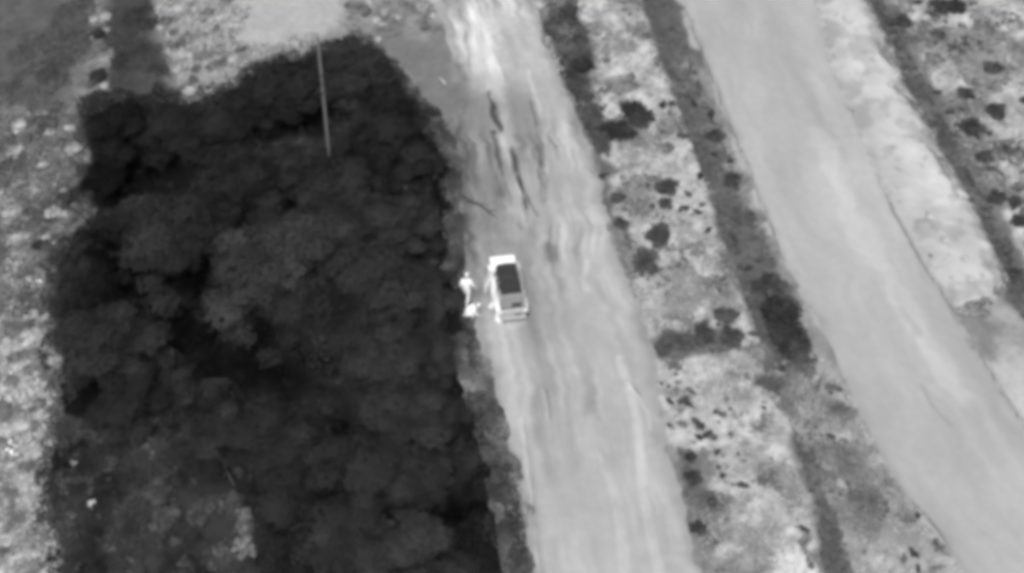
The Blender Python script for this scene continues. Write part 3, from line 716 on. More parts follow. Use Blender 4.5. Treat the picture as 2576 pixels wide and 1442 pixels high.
for i, (x, y, r, hf, fam, lab) in enumerate([
    (1938, 725, 44, 0.6, DARK, 'uppermost bush of the long dark clump in the western ditch'),
    (1965, 795, 62, 0.5, BLACK, 'upper middle bush of the long dark clump in the western ditch'),
    (1990, 852, 64, 0.5, BLACK, 'lower middle bush of the long dark clump in the western ditch'),
    (2010, 895, 40, 0.5, DARK, 'lowest bush of the long dark clump in the western ditch'),
    (1800, 345, 26, 0.6, DARK, 'bush in the western ditch across from the black bush pair'),
    (1845, 455, 30, 0.5, DARK, 'bush in the western ditch level with the fallen branch'),
]):
    put_shrub(x, y, r, fam, i, lab, 'bushes in the western ditch', hf=hf)
for i, (x, y, r, sx, hf, fam, lab) in enumerate([
    (2375, 22, 34, 1.6, 0.7, BLACK, 'black bush at the top edge of the right hand scrub'),
    (2270, 60, 30, 1.0, 0.6, DARK, 'dark bush by the eastern ditch, uppermost'),
    (2395, 120, 14, 1.0, 0.7, BLACK, 'small black bush under the black one at the top edge'),
    (2495, 175, 30, 1.0, 0.7, DARK, 'dark bush in the upper right scrub'),
    (2430, 240, 24, 1.0, 0.7, DARK, 'dark bush in the right scrub, left of two neighbours'),
    (2505, 290, 28, 1.0, 0.7, DARK, 'dark bush in the right scrub, right of two neighbours'),
    (2440, 325, 34, 1.0, 0.7, DARK, 'broadest dark bush of the right scrub'),
    (2478, 400, 26, 1.0, 0.7, DARK, 'dark bush of the right scrub below the broadest one'),
    (2505, 500, 26, 1.0, 0.7, DARK, 'dark bush beside the eastern ditch, lower one'),
    (2560, 560, 26, 1.0, 0.7, DARK, 'dark bush at the right edge beside the eastern ditch'),
    (2550, 690, 24, 1.0, 0.6, DARK, 'dark bush right of the end of the earth bank'),
]):
    put_shrub(x, y, r, fam, i, lab, 'dark bushes in the scrub right of the road', sx=sx, hf=hf)
for i, (x, y, r, hf, fam, lab) in enumerate([
    (248, 88, 24, 0.9, BLACK, 'black bush alone beside the grey path, upper left'),
    (250, 195, 26, 0.8, BLACK, 'black tangled bush left of the grey path'),
    (190, 500, 40, 0.8, BLACK, 'black bush with pale twigs on the left rim of the grove'),
    (110, 620, 26, 0.8, BLACK, 'black bush jutting left from the grove rim'),
    (130, 760, 26, 0.8, DARK, 'dark bush on the left grove rim at vehicle level'),
    (640, 1325, 46, 1.3, MID, 'grey pale leaved bush under the lower trees, upper one'),
    (622, 1385, 42, 1.2, MID, 'grey pale leaved bush under the lower trees, lower one'),
    (560, 1425, 40, 0.7, DARK, 'dim bush at the bottom edge in the dark clearing'),
    (400, 1240, 40, 0.5, DARK, 'dim low bush in the dark clearing, upper one'),
    (410, 1310, 48, 0.5, DARK, 'dim low bush in the dark clearing, lower one'),
    (500, 1300, 36, 0.5, DARK, 'dim low bush in the dark clearing, right one'),
    (1215, 1150, 34, 0.7, DARK, 'dark bush on the track margin below the grove rim'),
    (1250, 1235, 38, 0.7, DARK, 'grey bush on the margin of the lower dirt track'),
    (1280, 1330, 38, 0.6, DARK, 'grey bush on the margin by the bottom edge'),
    (1205, 1010, 34, 0.7, DARK, 'dark bush where the grove rim meets the track below the vehicle'),
    (1165, 860, 30, 0.7, DARK, 'low dark bush at the grove rim behind the vehicle'),
    (1075, 1040, 22, 0.9, DARK, 'small grey bush showing among the lower rim trees'),
]):
    put_shrub(x, y, r, fam, i, lab, 'bushes round the grove', hf=hf)

def inside(poly, x, y): return sdist(np.array([x]), np.array([y]), poly)[0]
def scatter(px_box, n, seed, poly=None, avoid=(), dens=None, mind=0.0):
    rnd = random.Random(seed); out = []
    tries = 0
    while len(out) < n and tries < n * 60:
        tries += 1
        x = rnd.uniform(px_box[0], px_box[2]); y = rnd.uniform(px_box[1], px_box[3])
        p = at(x, y)
        if poly and inside(poly, p.x, p.y) < 0.05: continue
        if any(inside(a, p.x, p.y) > -0.15 for a in avoid): continue
        if dens and rnd.random() > dens(p.x, p.y): continue
        if mind and any((x - a) ** 2 + (y - b) ** 2 < mind * mind for a, b in out): continue
        out.append((x, y))
    return out
STRIP = ZPOLY[10][0]; EASTS = ZPOLY[21][0]; VERGE = ZPOLY[18][0]
def clump(seed, lo=0.48, hi=0.62):
    return lambda x, y: float(sstep(lo, hi, fbm(np.array([x * 0.55]), np.array([y * 0.55]), seed, 2))[0]) * 0.95 + 0.05
def tone_word(f): return 'black' if f is BLACK else ('dark' if f is DARK else ('grey' if f is MID else 'pale'))
def where(grp, y):
    if grp == 'dark tufts on the strip':
        return ', above the black bush pair' if y < 300 else (', above the dark bush row' if y < 840 else (', just below the dark bush row' if y < 1130 else ', near the bottom edge'))
    if grp == 'dark tufts in the right scrub': return ', upper part' if y < 250 else (', middle part' if y < 480 else ', lower part')
    if grp == 'dark tufts on the verge': return ', upper half' if y < 1180 else ', lower half'
    if grp == 'pale thicket on the upper left': return ', upper half' if y < 540 else ', lower half'
    if grp == 'pale thicket on the lower left': return ', upper half' if y < 1110 else ', near the bottom edge'
    if grp == 'pale scrub above the grove': return ', at the top edge' if y < 90 else ', next to the grove'
    return ''
k = 0
for pts, lab, grp, rr in (
    (scatter((1480, 0, 2080, 1440), 190, 11, STRIP, (DITCH_W,), clump(401, 0.52, 0.60), 7), 'small dark tuft on the strip between the tracks', 'dark tufts on the strip', (4, 12)),
    (scatter((2240, 0, 2576, 760), 85, 12, EASTS, (DITCH_E,), clump(402, 0.5, 0.6), 8), 'small dark tuft in the scrub right of the earth bank', 'dark tufts in the right scrub', (7, 15)),
    (scatter((1950, 930, 2400, 1440), 50, 13, VERGE, (EAST_POLY, DITCH_W), clump(403, 0.5, 0.6), 8), 'small dark tuft on the verge between ditch and wide road', 'dark tufts on the verge', (6, 12)),
    (scatter((1700, 60, 2080, 960), 30, 14, DITCH_W, (), None, 14), 'small grey tuft growing in the western ditch', 'tufts in the western ditch', (7, 13)),
):
    rnd = random.Random(77)
    for x, y in pts:
        k += 1
        fam = rnd.choice((BLACK, DARK, DARK, MID, MID, MID))
        lb = lab.replace('small dark', 'small ' + tone_word(fam)).replace('small grey', 'small ' + tone_word(fam)) + where(grp, y)
        put_shrub(x, y, rnd.uniform(*rr), fam, k, lb, grp, 'tuft', 'tuft', sx=rnd.uniform(0.6, 2.0), hf=rnd.uniform(0.4, 0.9))
for pts, lab, grp, rr in (
    (scatter((0, 300, 215, 800), 40, 21, None, (GROVE,), None, 20), 'pale ragged bush in the thicket left of the upper grove', 'pale thicket on the upper left', (12, 26)),
    (scatter((0, 800, 150, 1440), 52, 22, None, (GROVE,), None, 18), 'pale ragged bush in the thicket left of the lower grove', 'pale thicket on the lower left', (14, 30)),
    (scatter((395, 0, 640, 260), 46, 23, ZPOLY[5][0], (GROVE,), None, 16), 'pale bush in the scrub right of the grey path', 'pale scrub above the grove', (10, 22)),
    (scatter((225, 0, 275, 285), 18, 24, ZPOLY[4][0], (), None, 14), 'pale bush in the narrow row left of the grey path', 'pale bush row by the grey path', (9, 17)),
    (scatter((860, 0, 1100, 110), 16, 25, ZPOLY[7][0], (GROVE,), None, 20), 'pale bush between the grove top and the dirt track', 'pale bushes above the grove', (10, 18)),
):
    rnd = random.Random(78)
    for x, y in pts:
        k += 1
        fam = rnd.choice((PALE, PALE, PALE, MID, MID))
        put_shrub(x, y, rnd.uniform(*rr), fam, k, lab.replace('pale', tone_word(fam), 1) + where(grp, y), grp, 'bush', 'bush', sx=rnd.uniform(0.8, 1.4), hf=rnd.uniform(0.5, 0.9))

# grass cover: blades nobody could count
def grass(name, poly, n, seed, tone, size, label, avoid=(), spread=0.3):
    rng = np.random.default_rng(seed)
    P = np.array(poly); lo = P.min(0); hi = P.max(0)
    lo = np.maximum(lo, [-40, 12]); hi = np.minimum(hi, [42, 76])
    x = rng.uniform(lo[0], hi[0], n * 4); y = rng.uniform(lo[1], hi[1], n * 4)
    ok = sdist(x, y, poly) > 0.05
    for a in avoid: ok &= sdist(x, y, a) < -0.1
    ok &= rng.random(len(x)) < 0.25 + 0.75 * sstep(0.4, 0.6, fbm(x * 0.8, y * 0.8, seed, 2))
    x = x[ok][:n]; y = y[ok][:n]; m = len(x)
    nb = 7
    X = np.repeat(x, nb); Y = np.repeat(y, nb); Zb = np.repeat(terrain(x, y), nb)
    a = rng.uniform(0, 6.283, m * nb); ln = size * rng.uniform(0.5, 1.3, m * nb)
    el = rng.uniform(0.25, 1.2, m * nb)
    tx = X + np.cos(a) * np.cos(el) * ln; ty = Y + np.sin(a) * np.cos(el) * ln; tz = Zb + np.sin(el) * ln
    wx = -np.sin(a) * 0.035 * ln / 0.25; wy = np.cos(a) * 0.035 * ln / 0.25
    V = np.stack([np.stack([X - wx, Y - wy, Zb - 0.01], 1), np.stack([X + wx, Y + wy, Zb - 0.01], 1), np.stack([tx, ty, tz], 1)], 1).reshape(-1, 3)
    Fm = np.arange(len(V)).reshape(-1, 3)
    t = tone * np.repeat(rng.uniform(1 - spread, 1 + spread, m), nb)
    o = link(name, np_mesh(name, V, Fm, False, np.repeat(t, 3)), None, M['grass'])
    tag(o, label, 'grass', kind='stuff')
grass('dry_grass', STRIP, 6000, 51, 0.42, 0.17, 'pale dry grass covering the strip between the tracks', (DITCH_W,) + tuple(ZPOLY[i][0] for i in (11, 12, 13, 14)))
grass('dry_grass', EASTS, 4000, 52, 0.40, 0.18, 'pale dry grass in the scrub right of the road', (DITCH_E,))
grass('dry_grass', VERGE, 3000, 53, 0.36, 0.16, 'dry grass on the verge left of the wide road', (EAST_POLY, DITCH_W))
grass('ditch_grass', DITCH_W, 4500, 54, 0.10, 0.20, 'grey grass lining the western ditch')
grass('ditch_grass', DITCH_E, 3500, 55, 0.10, 0.20, 'grey grass lining the eastern ditch')
grass('rough_grass', ZPOLY[1][0], 5000, 56, 0.20, 0.26, 'grey rough grass left of the upper grove', (GROVE,), 0.6)
grass('rough_grass', ZPOLY[2][0], 6000, 57, 0.46, 0.22, 'pale rough grass left of the lower grove', (GROVE,), 0.6)
grass('rough_grass', ZPOLY[5][0], 3500, 58, 0.37, 0.26, 'pale rough grass above the grove', (GROVE,), 0.5)

# ------------------------------------------------------------------ utility pole
def box(bm, c, s, rot=None, taper=None):
    r = bmesh.ops.create_cube(bm, size=1.0)
    vs = r['verts']
    for v in vs:
        v.co = Vector((v.co.x * s[0], v.co.y * s[1], v.co.z * s[2]))
        if taper and v.co.z > 0: v.co.x *= taper[0]; v.co.y *= taper[1]
    if rot: bmesh.ops.rotate(bm, verts=vs, cent=(0, 0, 0), matrix=Euler(rot).to_matrix())
    bmesh.ops.translate(bm, verts=vs, vec=c)
    return vs
def bevel(bm, w=0.02, seg=2):
    bmesh.ops.bevel(bm, geom=list(bm.edges), offset=w, segments=seg, affect='EDGES', profile=0.6)
def lathe(bm, prof, seg=14, axis='Z', off=(0, 0, 0)):
    """prof: list of (radius, along)"""
    rings = []
    for r, a in prof:
        ring = []
        for j in range(seg):
            t = 2 * math.pi * j / seg
            u, v = math.cos(t) * r, math.sin(t) * r
            co = (u, v, a) if axis == 'Z' else ((a, u, v) if axis == 'X' else (u, a, v))
            ring.append(bm.verts.new(Vector(co) + Vector(off)))
        rings.append(ring)
    for a, b in zip(rings[:-1], rings[1:]):
        for j in range(seg): bm.faces.new((a[j], a[(j + 1) % seg], b[(j + 1) % seg], b[j]))
    bm.faces.new(rings[0][::-1]); bm.faces.new(rings[-1])
def part(name, bm, m, parent, smooth=False, loc=None, rot=None):
    o = link(name, bm_mesh(name, bm, m, smooth), parent)
    if loc: o.location = loc
    if rot: o.rotation_euler = rot
    return o

base = gp(829, 398)
top = None
for i in range(1200):                     # the height whose tip shows at the pole's upper end
    z = 6 + i * 0.01
    q = Vector((base.x - 0.32 + 0.055 * z * 0.0, base.y, z))
    d = q - Vector((0, 0, CAMH))
    yy = PH / 2 - FPX * d.dot(UPV) / d.dot(FWD)
    if yy <= 85:
        d0 = FWD * 1.0
        top = at(798, 85, z); break
axis_v = (Vector(top) - base); plen = axis_v.length
pole = empty('utility_pole', base)
pole.rotation_euler = axis_v.to_track_quat('Z', 'Y').to_euler()
tag(pole, 'bare pale wooden utility pole leaning out of the dark trees', 'pole')
bm = bmesh.new()
lathe(bm, [(0.095, -0.3), (0.09, 0.5), (0.078, plen * 0.5), (0.062, plen - 0.1), (0.055, plen)], 12)
part('pole_shaft', bm, M['pole_wood'], pole, True)
for k, (dx, z) in enumerate([(-0.16, plen - 2.6), (-0.16, plen - 3.2), (-0.16, plen - 3.8)]):
    bm = bmesh.new()
    tube(bm, [(0, 0, z), (-0.13, 0, z), (-0.19, 0, z + 0.06)], [0.015, 0.015, 0.013], 6)
    br = part('bracket', bm, M['iron'], pole)
    bm = bmesh.new()
    lathe(bm, [(0.03, z + 0.05), (0.055, z + 0.07), (0.04, z + 0.11), (0.055, z + 0.13), (0.03, z + 0.19)], 10, off=(-0.19, 0, 0))
    part('insulator', bm, M['ceramic'], br, True)

# ------------------------------------------------------------------ the vehicle
vg = gp(1277, 742)
veh = empty('off_road_vehicle', (vg.x, vg.y, vg.z + 0.0), R(8.5))
tag(veh, 'small white off-road vehicle with a dark canvas roof, left doors open', 'vehicle')
W2 = 0.66
# tub: extruded side profile with wheel arches cut into it
def profile_body(bm, prof, w):
    L = [bm.verts.new((-w, y, z)) for y, z in prof]; Rr = [bm.verts.new((w, y, z)) for y, z in prof]
    bm.faces.new(L); bm.faces.new(Rr[::-1])
    n = len(prof)
    for i in range(n):
        bm.faces.new((L[i], Rr[i], Rr[(i + 1) % n], L[(i + 1) % n]))
def arch(cy, r, n=8):
    return [(cy + r * math.cos(math.pi * (1 - i / n)), 0.36 + r * math.sin(math.pi * (1 - i / n))) for i in range(n + 1)]
AX_F, AX_R = 1.18, -1.12
prof = [(-1.72, 0.42)] + arch(AX_R, 0.42) + arch(AX_F, 0.42) + [(1.74, 0.42), (1.76, 0.86), (0.62, 0.92), (0.60, 0.84), (-1.70, 0.84)]
bm = bmesh.new(); profile_body(bm, prof, W2); bevel(bm, 0.02, 1)
body = part('body', bm, M['paint_pale'], veh)
bm = bmesh.new(); box(bm, (-W2 - 0.012, -0.55, 0.66), (0.03, 2.2, 0.34)); bevel(bm, 0.01, 1)
part('side_panel', bm, M['paint_white'], veh)
bm = bmesh.new()
vs = box(bm, (-0.04, 1.20, 0.955), (1.34, 1.14, 0.13), None, (0.92, 0.96)); bevel(bm, 0.04, 3)
hood = part('hood', bm, M['paint_white'], veh, True)
for sx in (-1, 1):
    bm = bmesh.new(); box(bm, (sx * 0.42, 0.72, 1.03), (0.05, 0.16, 0.03)); bevel(bm, 0.008, 1)
    part('hood_hinge', bm, M['steel'], hood)
bm = bmesh.new(); box(bm, (0, 1.785, 0.70), (1.0, 0.06, 0.34)); bevel(bm, 0.012, 1)
grille = part('grille', bm, M['paint_pale'], veh)
for k in range(7):
    bm = bmesh.new(); box(bm, (-0.30 + 0.10 * k, 1.822, 0.70), (0.035, 0.02, 0.24)); part('grille_slot', bm, M['rubber'], grille)
for sx in (-1, 1):
    bm = bmesh.new(); lathe(bm, [(0.10, 1.80), (0.10, 1.84), (0.06, 1.86)], 14, 'Y', (sx * 0.45, 0, 0.74)); part('headlight', bm, M['lamp_pale'], veh, True)
    # fenders
    for ay, nm in ((AX_F, 'front_fender'), (AX_R, 'rear_fender')):
        bm = bmesh.new()
        pts = [(ay + 0.50 * math.cos(t), 0.37 + 0.50 * math.sin(t)) for t in [math.pi * (0.06 + 0.88 * i / 9) for i in range(10)]]
        inn = [(ay + 0.45 * math.cos(t), 0.37 + 0.45 * math.sin(t)) for t in [math.pi * (0.06 + 0.88 * i / 9) for i in range(10)]]
        poly = pts + inn[::-1]
        a = [bm.verts.new((sx * (W2 - 0.03), y, z)) for y, z in poly]; b = [bm.verts.new((sx * (W2 + 0.15), y, z)) for y, z in poly]
        n = len(poly)
        for i in range(9):
            bm.faces.new((a[i], a[i + 1], a[n - 2 - i], a[n - 1 - i])); bm.faces.new((b[i], b[i + 1], b[n - 2 - i], b[n - 1 - i]))
        for i in range(n): bm.faces.new((a[i], b[i], b[(i + 1) % n], a[(i + 1) % n]))
        part(nm, bm, M['paint_white' if sx < 0 else 'paint_pale'], veh)
    bm = bmesh.new(); box(bm, (sx * (W2 + 0.09), 0.03, 0.44), (0.18, 1.36, 0.05)); bevel(bm, 0.012, 1)
    part('running_board', bm, M['paint_white' if sx < 0 else 'paint_pale'], veh)
    bm = bmesh.new(); tube(bm, [(sx * 0.52, 0.58, 0.90), (sx * 0.50, 0.46, 1.40), (sx * 0.46, 0.40, 1.74)], [0.025] * 3, 8)
    part('roof_post', bm, M['steel'], veh, True)
    bm = bmesh.new(); tube(bm, [(sx * 0.56, -1.50, 0.84), (sx * 0.52, -1.46, 1.40), (sx * 0.47, -1.38, 1.74)], [0.025] * 3, 8)
    part('roof_post', bm, M['steel'], veh, True)
    bm = bmesh.new(); tube(bm, [(sx * 0.58, -0.45, 0.84), (sx * 0.53, -0.47, 1.40), (sx * 0.48, -0.48, 1.74)], [0.025] * 3, 8)
    part('roof_post', bm, M['steel'], veh, True)
    # seats
    bm = bmesh.new(); box(bm, (sx * 0.31, 0.02, 0.95), (0.46, 0.46, 0.16)); bevel(bm, 0.04, 2)
    seat = part('seat', bm, M['seat'], veh, True)
    bm = bmesh.new(); box(bm, (sx * 0.31, -0.26, 1.22), (0.44, 0.12, 0.56), (R(10), 0, 0)); bevel(bm, 0.04, 2)
    part('seat_back', bm, M['seat'], seat, True)
    # side rail under the canvas
    bm = bmesh.new(); box(bm, (sx * (W2 - (0.02 if sx > 0 else -0.03)), -0.55, 0.875), (0.09 if sx > 0 else 0.22, 2.26, 0.06)); bevel(bm, 0.015, 1)
    part('side_rail', bm, M['paint_white' if sx < 0 else 'paint_pale'], veh)
# windscreen
bm = bmesh.new()
for p, q in (((-0.56, 0.60, 0.92), (-0.50, 0.44, 1.62)), ((0.56, 0.60, 0.92), (0.50, 0.44, 1.62)), ((-0.50, 0.44, 1.62), (0.50, 0.44, 1.62)), ((-0.56, 0.60, 0.94), (0.56, 0.60, 0.94))):
    tube(bm, [p, q], [0.03, 0.03], 6)
ws = part('windscreen_frame', bm, M['paint_pale'], veh)
bm = bmesh.new()
f = [bm.verts.new(c) for c in ((-0.55, 0.595, 0.95), (0.55, 0.595, 0.95), (0.49, 0.44, 1.60), (-0.49, 0.44, 1.60))]
bm.faces.new(f); r = bmesh.ops.solidify(bm, geom=list(bm.faces), thickness=0.008)
part('windscreen_pane', bm, M['glass_dark'], ws)
# canvas roof: bowed sheet with sides hanging down
bm = bmesh.new()
ny_, nx_ = 15, 11
g = []
for i in range(ny_):
    row = []
    y = 0.48 - 1.94 * i / (ny_ - 1)
    for j in range(nx_):
        u = -1 + 2 * j / (nx_ - 1)
        w_ = 0.47 if i < ny_ - 1 else 0.465
        sag = 0.018 * math.cos(i / (ny_ - 1) * math.pi * 6) * (1 - abs(u))
        z = 1.80 + 0.05 * (1 - u * u) + sag
        row.append(bm.verts.new((u * w_, y, z)))
    row = [bm.verts.new((-0.50, y, 1.66))] + row + [bm.verts.new((0.50, y, 1.66))]
    g.append(row)
for i in range(ny_ - 1):
    for j in range(len(g[0]) - 1): bm.faces.new((g[i][j], g[i][j + 1], g[i + 1][j + 1], g[i + 1][j]))
bmesh.ops.solidify(bm, geom=list(bm.faces), thickness=0.012)
roof = part('roof', bm, M['canvas_dark'], veh, True)
for y in (0.44, -0.48, -1.40):
    bm = bmesh.new()
    tube(bm, [(-0.475, y, 1.80), (-0.25, y, 1.845), (0, y, 1.858), (0.25, y, 1.845), (0.475, y, 1.80)], [0.016] * 5, 6)
    part('roof_bow', bm, M['canvas_dark'], roof, True)
# rear curtain with window
bm = bmesh.new()
f = [bm.verts.new(c) for c in ((-0.57, -1.60, 0.86), (0.57, -1.60, 0.86), (0.47, -1.475, 1.80), (-0.47, -1.475, 1.80))]
bm.faces.new(f); bmesh.ops.subdivide_edges(bm, edges=list(bm.edges), cuts=5, use_grid_fill=True)
for v in bm.verts: v.co.y += 0.02 * math.sin(v.co.x * 17) * math.sin(v.co.z * 9)
bmesh.ops.solidify(bm, geom=list(bm.faces), thickness=0.012)
cur = part('rear_curtain', bm, M['canvas_grey'], veh, True)
bm = bmesh.new(); box(bm, (0.20, -1.585, 1.12), (0.46, 0.02, 0.26), (R(-8), 0, 0)); bevel(bm, 0.006, 1)
part('rear_window', bm, M['glass_dark'], cur)
# tailgate, lamps, bumper
bm = bmesh.new(); box(bm, (0, -1.755, 0.66), (1.10, 0.05, 0.36)); bevel(bm, 0.012, 1)
tg = part('tailgate', bm, M['paint_pale'], veh)
bm = bmesh.new(); box(bm, (0, -1.79, 0.78), (0.16, 0.02, 0.05)); part('handle', bm, M['steel'], tg)
bm = bmesh.new(); box(bm, (0.28, -1.79, 0.62), (0.34, 0.015, 0.11)); part('number_plate', bm, M['canvas_dark'], tg)
bm = bmesh.new(); box(bm, (0, -1.86, 0.46), (1.30, 0.12, 0.13)); bevel(bm, 0.025, 2)
part('rear_bumper', bm, M['paint_pale'], veh)
bm = bmesh.new(); box(bm, (0, 1.90, 0.46), (1.34, 0.12, 0.14)); bevel(bm, 0.025, 2)
part('front_bumper', bm, M['paint_pale'], veh)
for sx in (-1, 1):
    bm = bmesh.new(); box(bm, (sx * 0.60, -1.755, 0.80), (0.13, 0.09, 0.16)); bevel(bm, 0.02, 2)
    part('tail_light', bm, M['lamp_pale'], veh)
    bm = bmesh.new(); box(bm, (sx * 0.70, -1.60, 0.30), (0.22, 0.02, 0.26)); part('mud_flap', bm, M['paint_white' if sx < 0 else 'rubber'], veh)
# wheels
bm = bmesh.new(); lathe(bm, [(0.20, -0.10), (0.33, -0.11), (0.36, -0.07), (0.365, 0.0), (0.36, 0.07), (0.33, 0.11), (0.20, 0.10)], 22, 'X')
tyre_me = bm_mesh('tyre', bm, M['rubber'], True)
bm = bmesh.new(); lathe(bm, [(0.20, -0.09), (0.19, 0.02), (0.08, 0.05), (0.05, 0.10), (0.02, 0.105)], 16, 'X')
rim_me = bm_mesh('rim', bm, M['steel'], True)
for sx in (-1, 1):
    for ay in (AX_F, AX_R):
        wh = empty('wheel', (sx * 0.68, ay, 0.365)); wh.parent = veh
        link('tyre', tyre_me, wh)
        rm = link('rim', rim_me, wh); rm.rotation_euler = (0, 0, 0 if sx > 0 else math.pi)
# doors: the left pair stand open, the right one is shut
def door(name, hinge, ang, ln, z0, z1, m, lab=None):
    d = empty(name, hinge, ang); d.parent = veh
    bm = bmesh.new()
    box(bm, (0, -ln / 2, (z0 + z1) / 2 - 0.1), (0.10, ln, (z1 - z0) * 0.72)); bevel(bm, 0.02, 1)
    part('door_panel', bm, m, d)
    bm = bmesh.new()
    zt = z1 + 0.22; zb = (z0 + z1) / 2 - 0.1 + (z1 - z0) * 0.35
    for p, q in (((0, -0.03, zb), (0, -0.10, zt)), ((0, -0.10, zt), (0, -ln + 0.06, zt)), ((0, -ln + 0.06, zt), (0, -ln + 0.03, zb))): tube(bm, [p, q], [0.018, 0.018], 6)
    part('door_frame', bm, m, d)
    bm = bmesh.new(); box(bm, (-0.04, -ln + 0.12, zb - 0.12), (0.03, 0.12, 0.03)); part('handle', bm, M['steel'], d)
    if lab: d['label'] = lab
door('door', (-W2 - 0.02, 0.56, 0), R(-32), 0.86, 0.50, 1.30, M['paint_white'], 'white front left door standing ajar')
door('door', (-W2 - 0.02, -0.50, 0), R(-14), 0.74, 0.50, 1.25, M['paint_white'], 'white rear left door standing slightly open')
door('door', (W2 + 0.02, 0.56, 0), 0.0, 0.95, 0.50, 1.28, M['paint_pale'])
bm = bmesh.new()
n = 16
tube(bm, [(-0.31 + 0.17 * math.cos(2 * math.pi * i / n), 0.36 + 0.06 * math.sin(2 * math.pi * i / n), 1.16 + 0.16 * math.sin(2 * math.pi * i / n)) for i in range(n + 1)], [0.013] * (n + 1), 6)
part('steering_wheel', bm, M['rubber'], veh, True)
for sx in (-1, 1):
    bm = bmesh.new(); tube(bm, [(sx * 0.56, 0.60, 1.05), (sx * 0.76, 0.60, 1.16)], [0.01, 0.01], 6); box(bm, (sx * 0.80, 0.60, 1.20), (0.15, 0.03, 0.11))
    part('wing_mirror', bm, M['paint_pale'], veh)

# ------------------------------------------------------------------ people
def person(name, loc, rz, joints, bones, label, headpos, headdir, hands, size=1.0):
    """one continuous body grown over a skeleton; joints: name -> (x, y, z, radius)"""
    me = bpy.data.meshes.new('body')
    names = list(joints); ix = {k: i for i, k in enumerate(names)}
    V = [joints[k][:3] for k in names]; rad = [joints[k][3] for k in names]; E = [(ix[a], ix[b]) for a, b in bones]
    zone = [0 if k.startswith(('head', 'neck', 'chin')) else (2 if k.startswith(('knee', 'ankle', 'hip')) else (3 if k.startswith(('toe', 'heel')) else (0 if k.startswith(('hand', 'wrist')) else 1))) for k in names]
    for side, (wrist, dirv, spread) in hands.items():
        wv = Vector(joints[wrist][:3]); dv = Vector(dirv).normalized(); sp = Vector(spread).normalized(); nv = dv.cross(sp)
        V.append(tuple(wv + dv * 0.085)); rad.append(0.030); zone.append(0); palm = len(V) - 1; E.append((ix[wrist], palm))
        for q, (o, ln) in enumerate(((-0.033, 0.070), (-0.011, 0.082), (0.011, 0.076), (0.033, 0.058))):
            prev = palm
            for st, (fl, dn) in enumerate(((0.35, 0.0), (0.7, 0.012), (1.0, 0.03))):
                V.append(tuple(wv + dv * (0.095 + ln * fl) + sp * o * (1 + 0.3 * fl) + nv * dn)); rad.append(0.0095 - 0.001 * st); zone.append(0)
                E.append((prev, len(V) - 1)); prev = len(V) - 1
        prev = ix[wrist]
        for dd, ss in ((0.04, -0.045), (0.075, -0.065), (0.10, -0.072)):
            V.append(tuple(wv + dv * dd + sp * ss)); rad.append(0.011); zone.append(0); E.append((prev, len(V) - 1)); prev = len(V) - 1
    me.from_pydata(V, E, [])
    ob = bpy.data.objects.new('tmp', me); C.objects.link(ob)
    sk = ob.modifiers.new('skin', 'SKIN'); sk.use_smooth_shade = True
    for i, sv_ in enumerate(me.skin_vertices[0].data):
        sv_.radius = (rad[i], rad[i]); sv_.use_root = (names[i] == 'pelvis') if i < len(names) else False
    sb = ob.modifiers.new('sub', 'SUBSURF'); sb.levels = 2; sb.render_levels = 2
    dg = bpy.context.evaluated_depsgraph_get()
    bmz = bpy.data.meshes.new_from_object(ob.evaluated_get(dg))
    bpy.data.objects.remove(ob)
    bmz.materials.clear()
    for m in (M['skin'], M['cloth_white'], M['cloth_trouser'], M['shoe']): bmz.materials.append(m)
    SV = np.array(V); zz = np.array(zone)
    for p in bmz.polygons:
        c = np.array(p.center); p.material_index = int(zz[np.argmin(((SV - c) ** 2).sum(1))])
    root = empty(name, loc, rz)
    root.scale = (size * 1.0, size, size)
    tag(root, label, 'person', 'people beside the vehicle')
    link('body', bmz, root)
    hp = Vector(headpos); fd = Vector(headdir).normalized(); upv = Vector((0, 0, 1)); rt = fd.cross(upv).normalized(); up2 = rt.cross(fd)
    def P(r_, f_, u_): return hp + rt * r_ + fd * f_ + up2 * u_
    # head: skull with brow, nose, mouth, ears as one shaped surface
    bm = bmesh.new()
    bmesh.ops.create_uvsphere(bm, u_segments=20, v_segments=14, radius=1.0)
    for v in bm.verts:
        c = v.co.copy()
        x_, f_, u_ = c.x * 0.076, c.y * 0.096, c.z * 0.118
        if u_ < 0: x_ *= 1 - 0.25 * (-u_ / 0.118); 
        if f_ > 0:
            g_ = math.exp(-((x_ / 0.016) ** 2) - ((u_ + 0.012) / 0.022) ** 2); f_ += 0.026 * g_
            f_ -= 0.010 * sum(math.exp(-(((x_ - e) / 0.016) ** 2) - ((u_ - 0.012) / 0.012) ** 2) for e in (-0.032, 0.032))
            f_ -= 0.006 * math.exp(-((x_ / 0.025) ** 2) - ((u_ + 0.058) / 0.008) ** 2)
        e_ = math.exp(-((f_ + 0.004) / 0.018) ** 2 - ((u_ + 0.005) / 0.028) ** 2)
        x_ += math.copysign(0.014 * e_, x_) if abs(x_) > 0.05 else 0
        v.co = P(x_, f_, u_)
    hd = part('head', bm, M['skin'], root, True)
    bm = bmesh.new()
    bmesh.ops.create_uvsphere(bm, u_segments=18, v_segments=12, radius=1.0)
    bmesh.ops.delete(bm, geom=[v for v in bm.verts if v.co.z < 0.12], context='VERTS')
    for v in bm.verts: v.co = P(v.co.x * 0.086, v.co.y * 0.106 - 0.004, v.co.z * 0.122 + 0.010)
    fr = [bm.verts.new(P(x_, f_, u_)) for x_, f_, u_ in ((-0.06, 0.08, 0.03), (0.06, 0.08, 0.03), (0.045, 0.165, 0.018), (-0.045, 0.165, 0.018))]
    bm.faces.new(fr)
    bmesh.ops.solidify(bm, geom=list(bm.faces), thickness=0.006)
    part('cap', bm, M['cloth_white'], root, True)
    return root
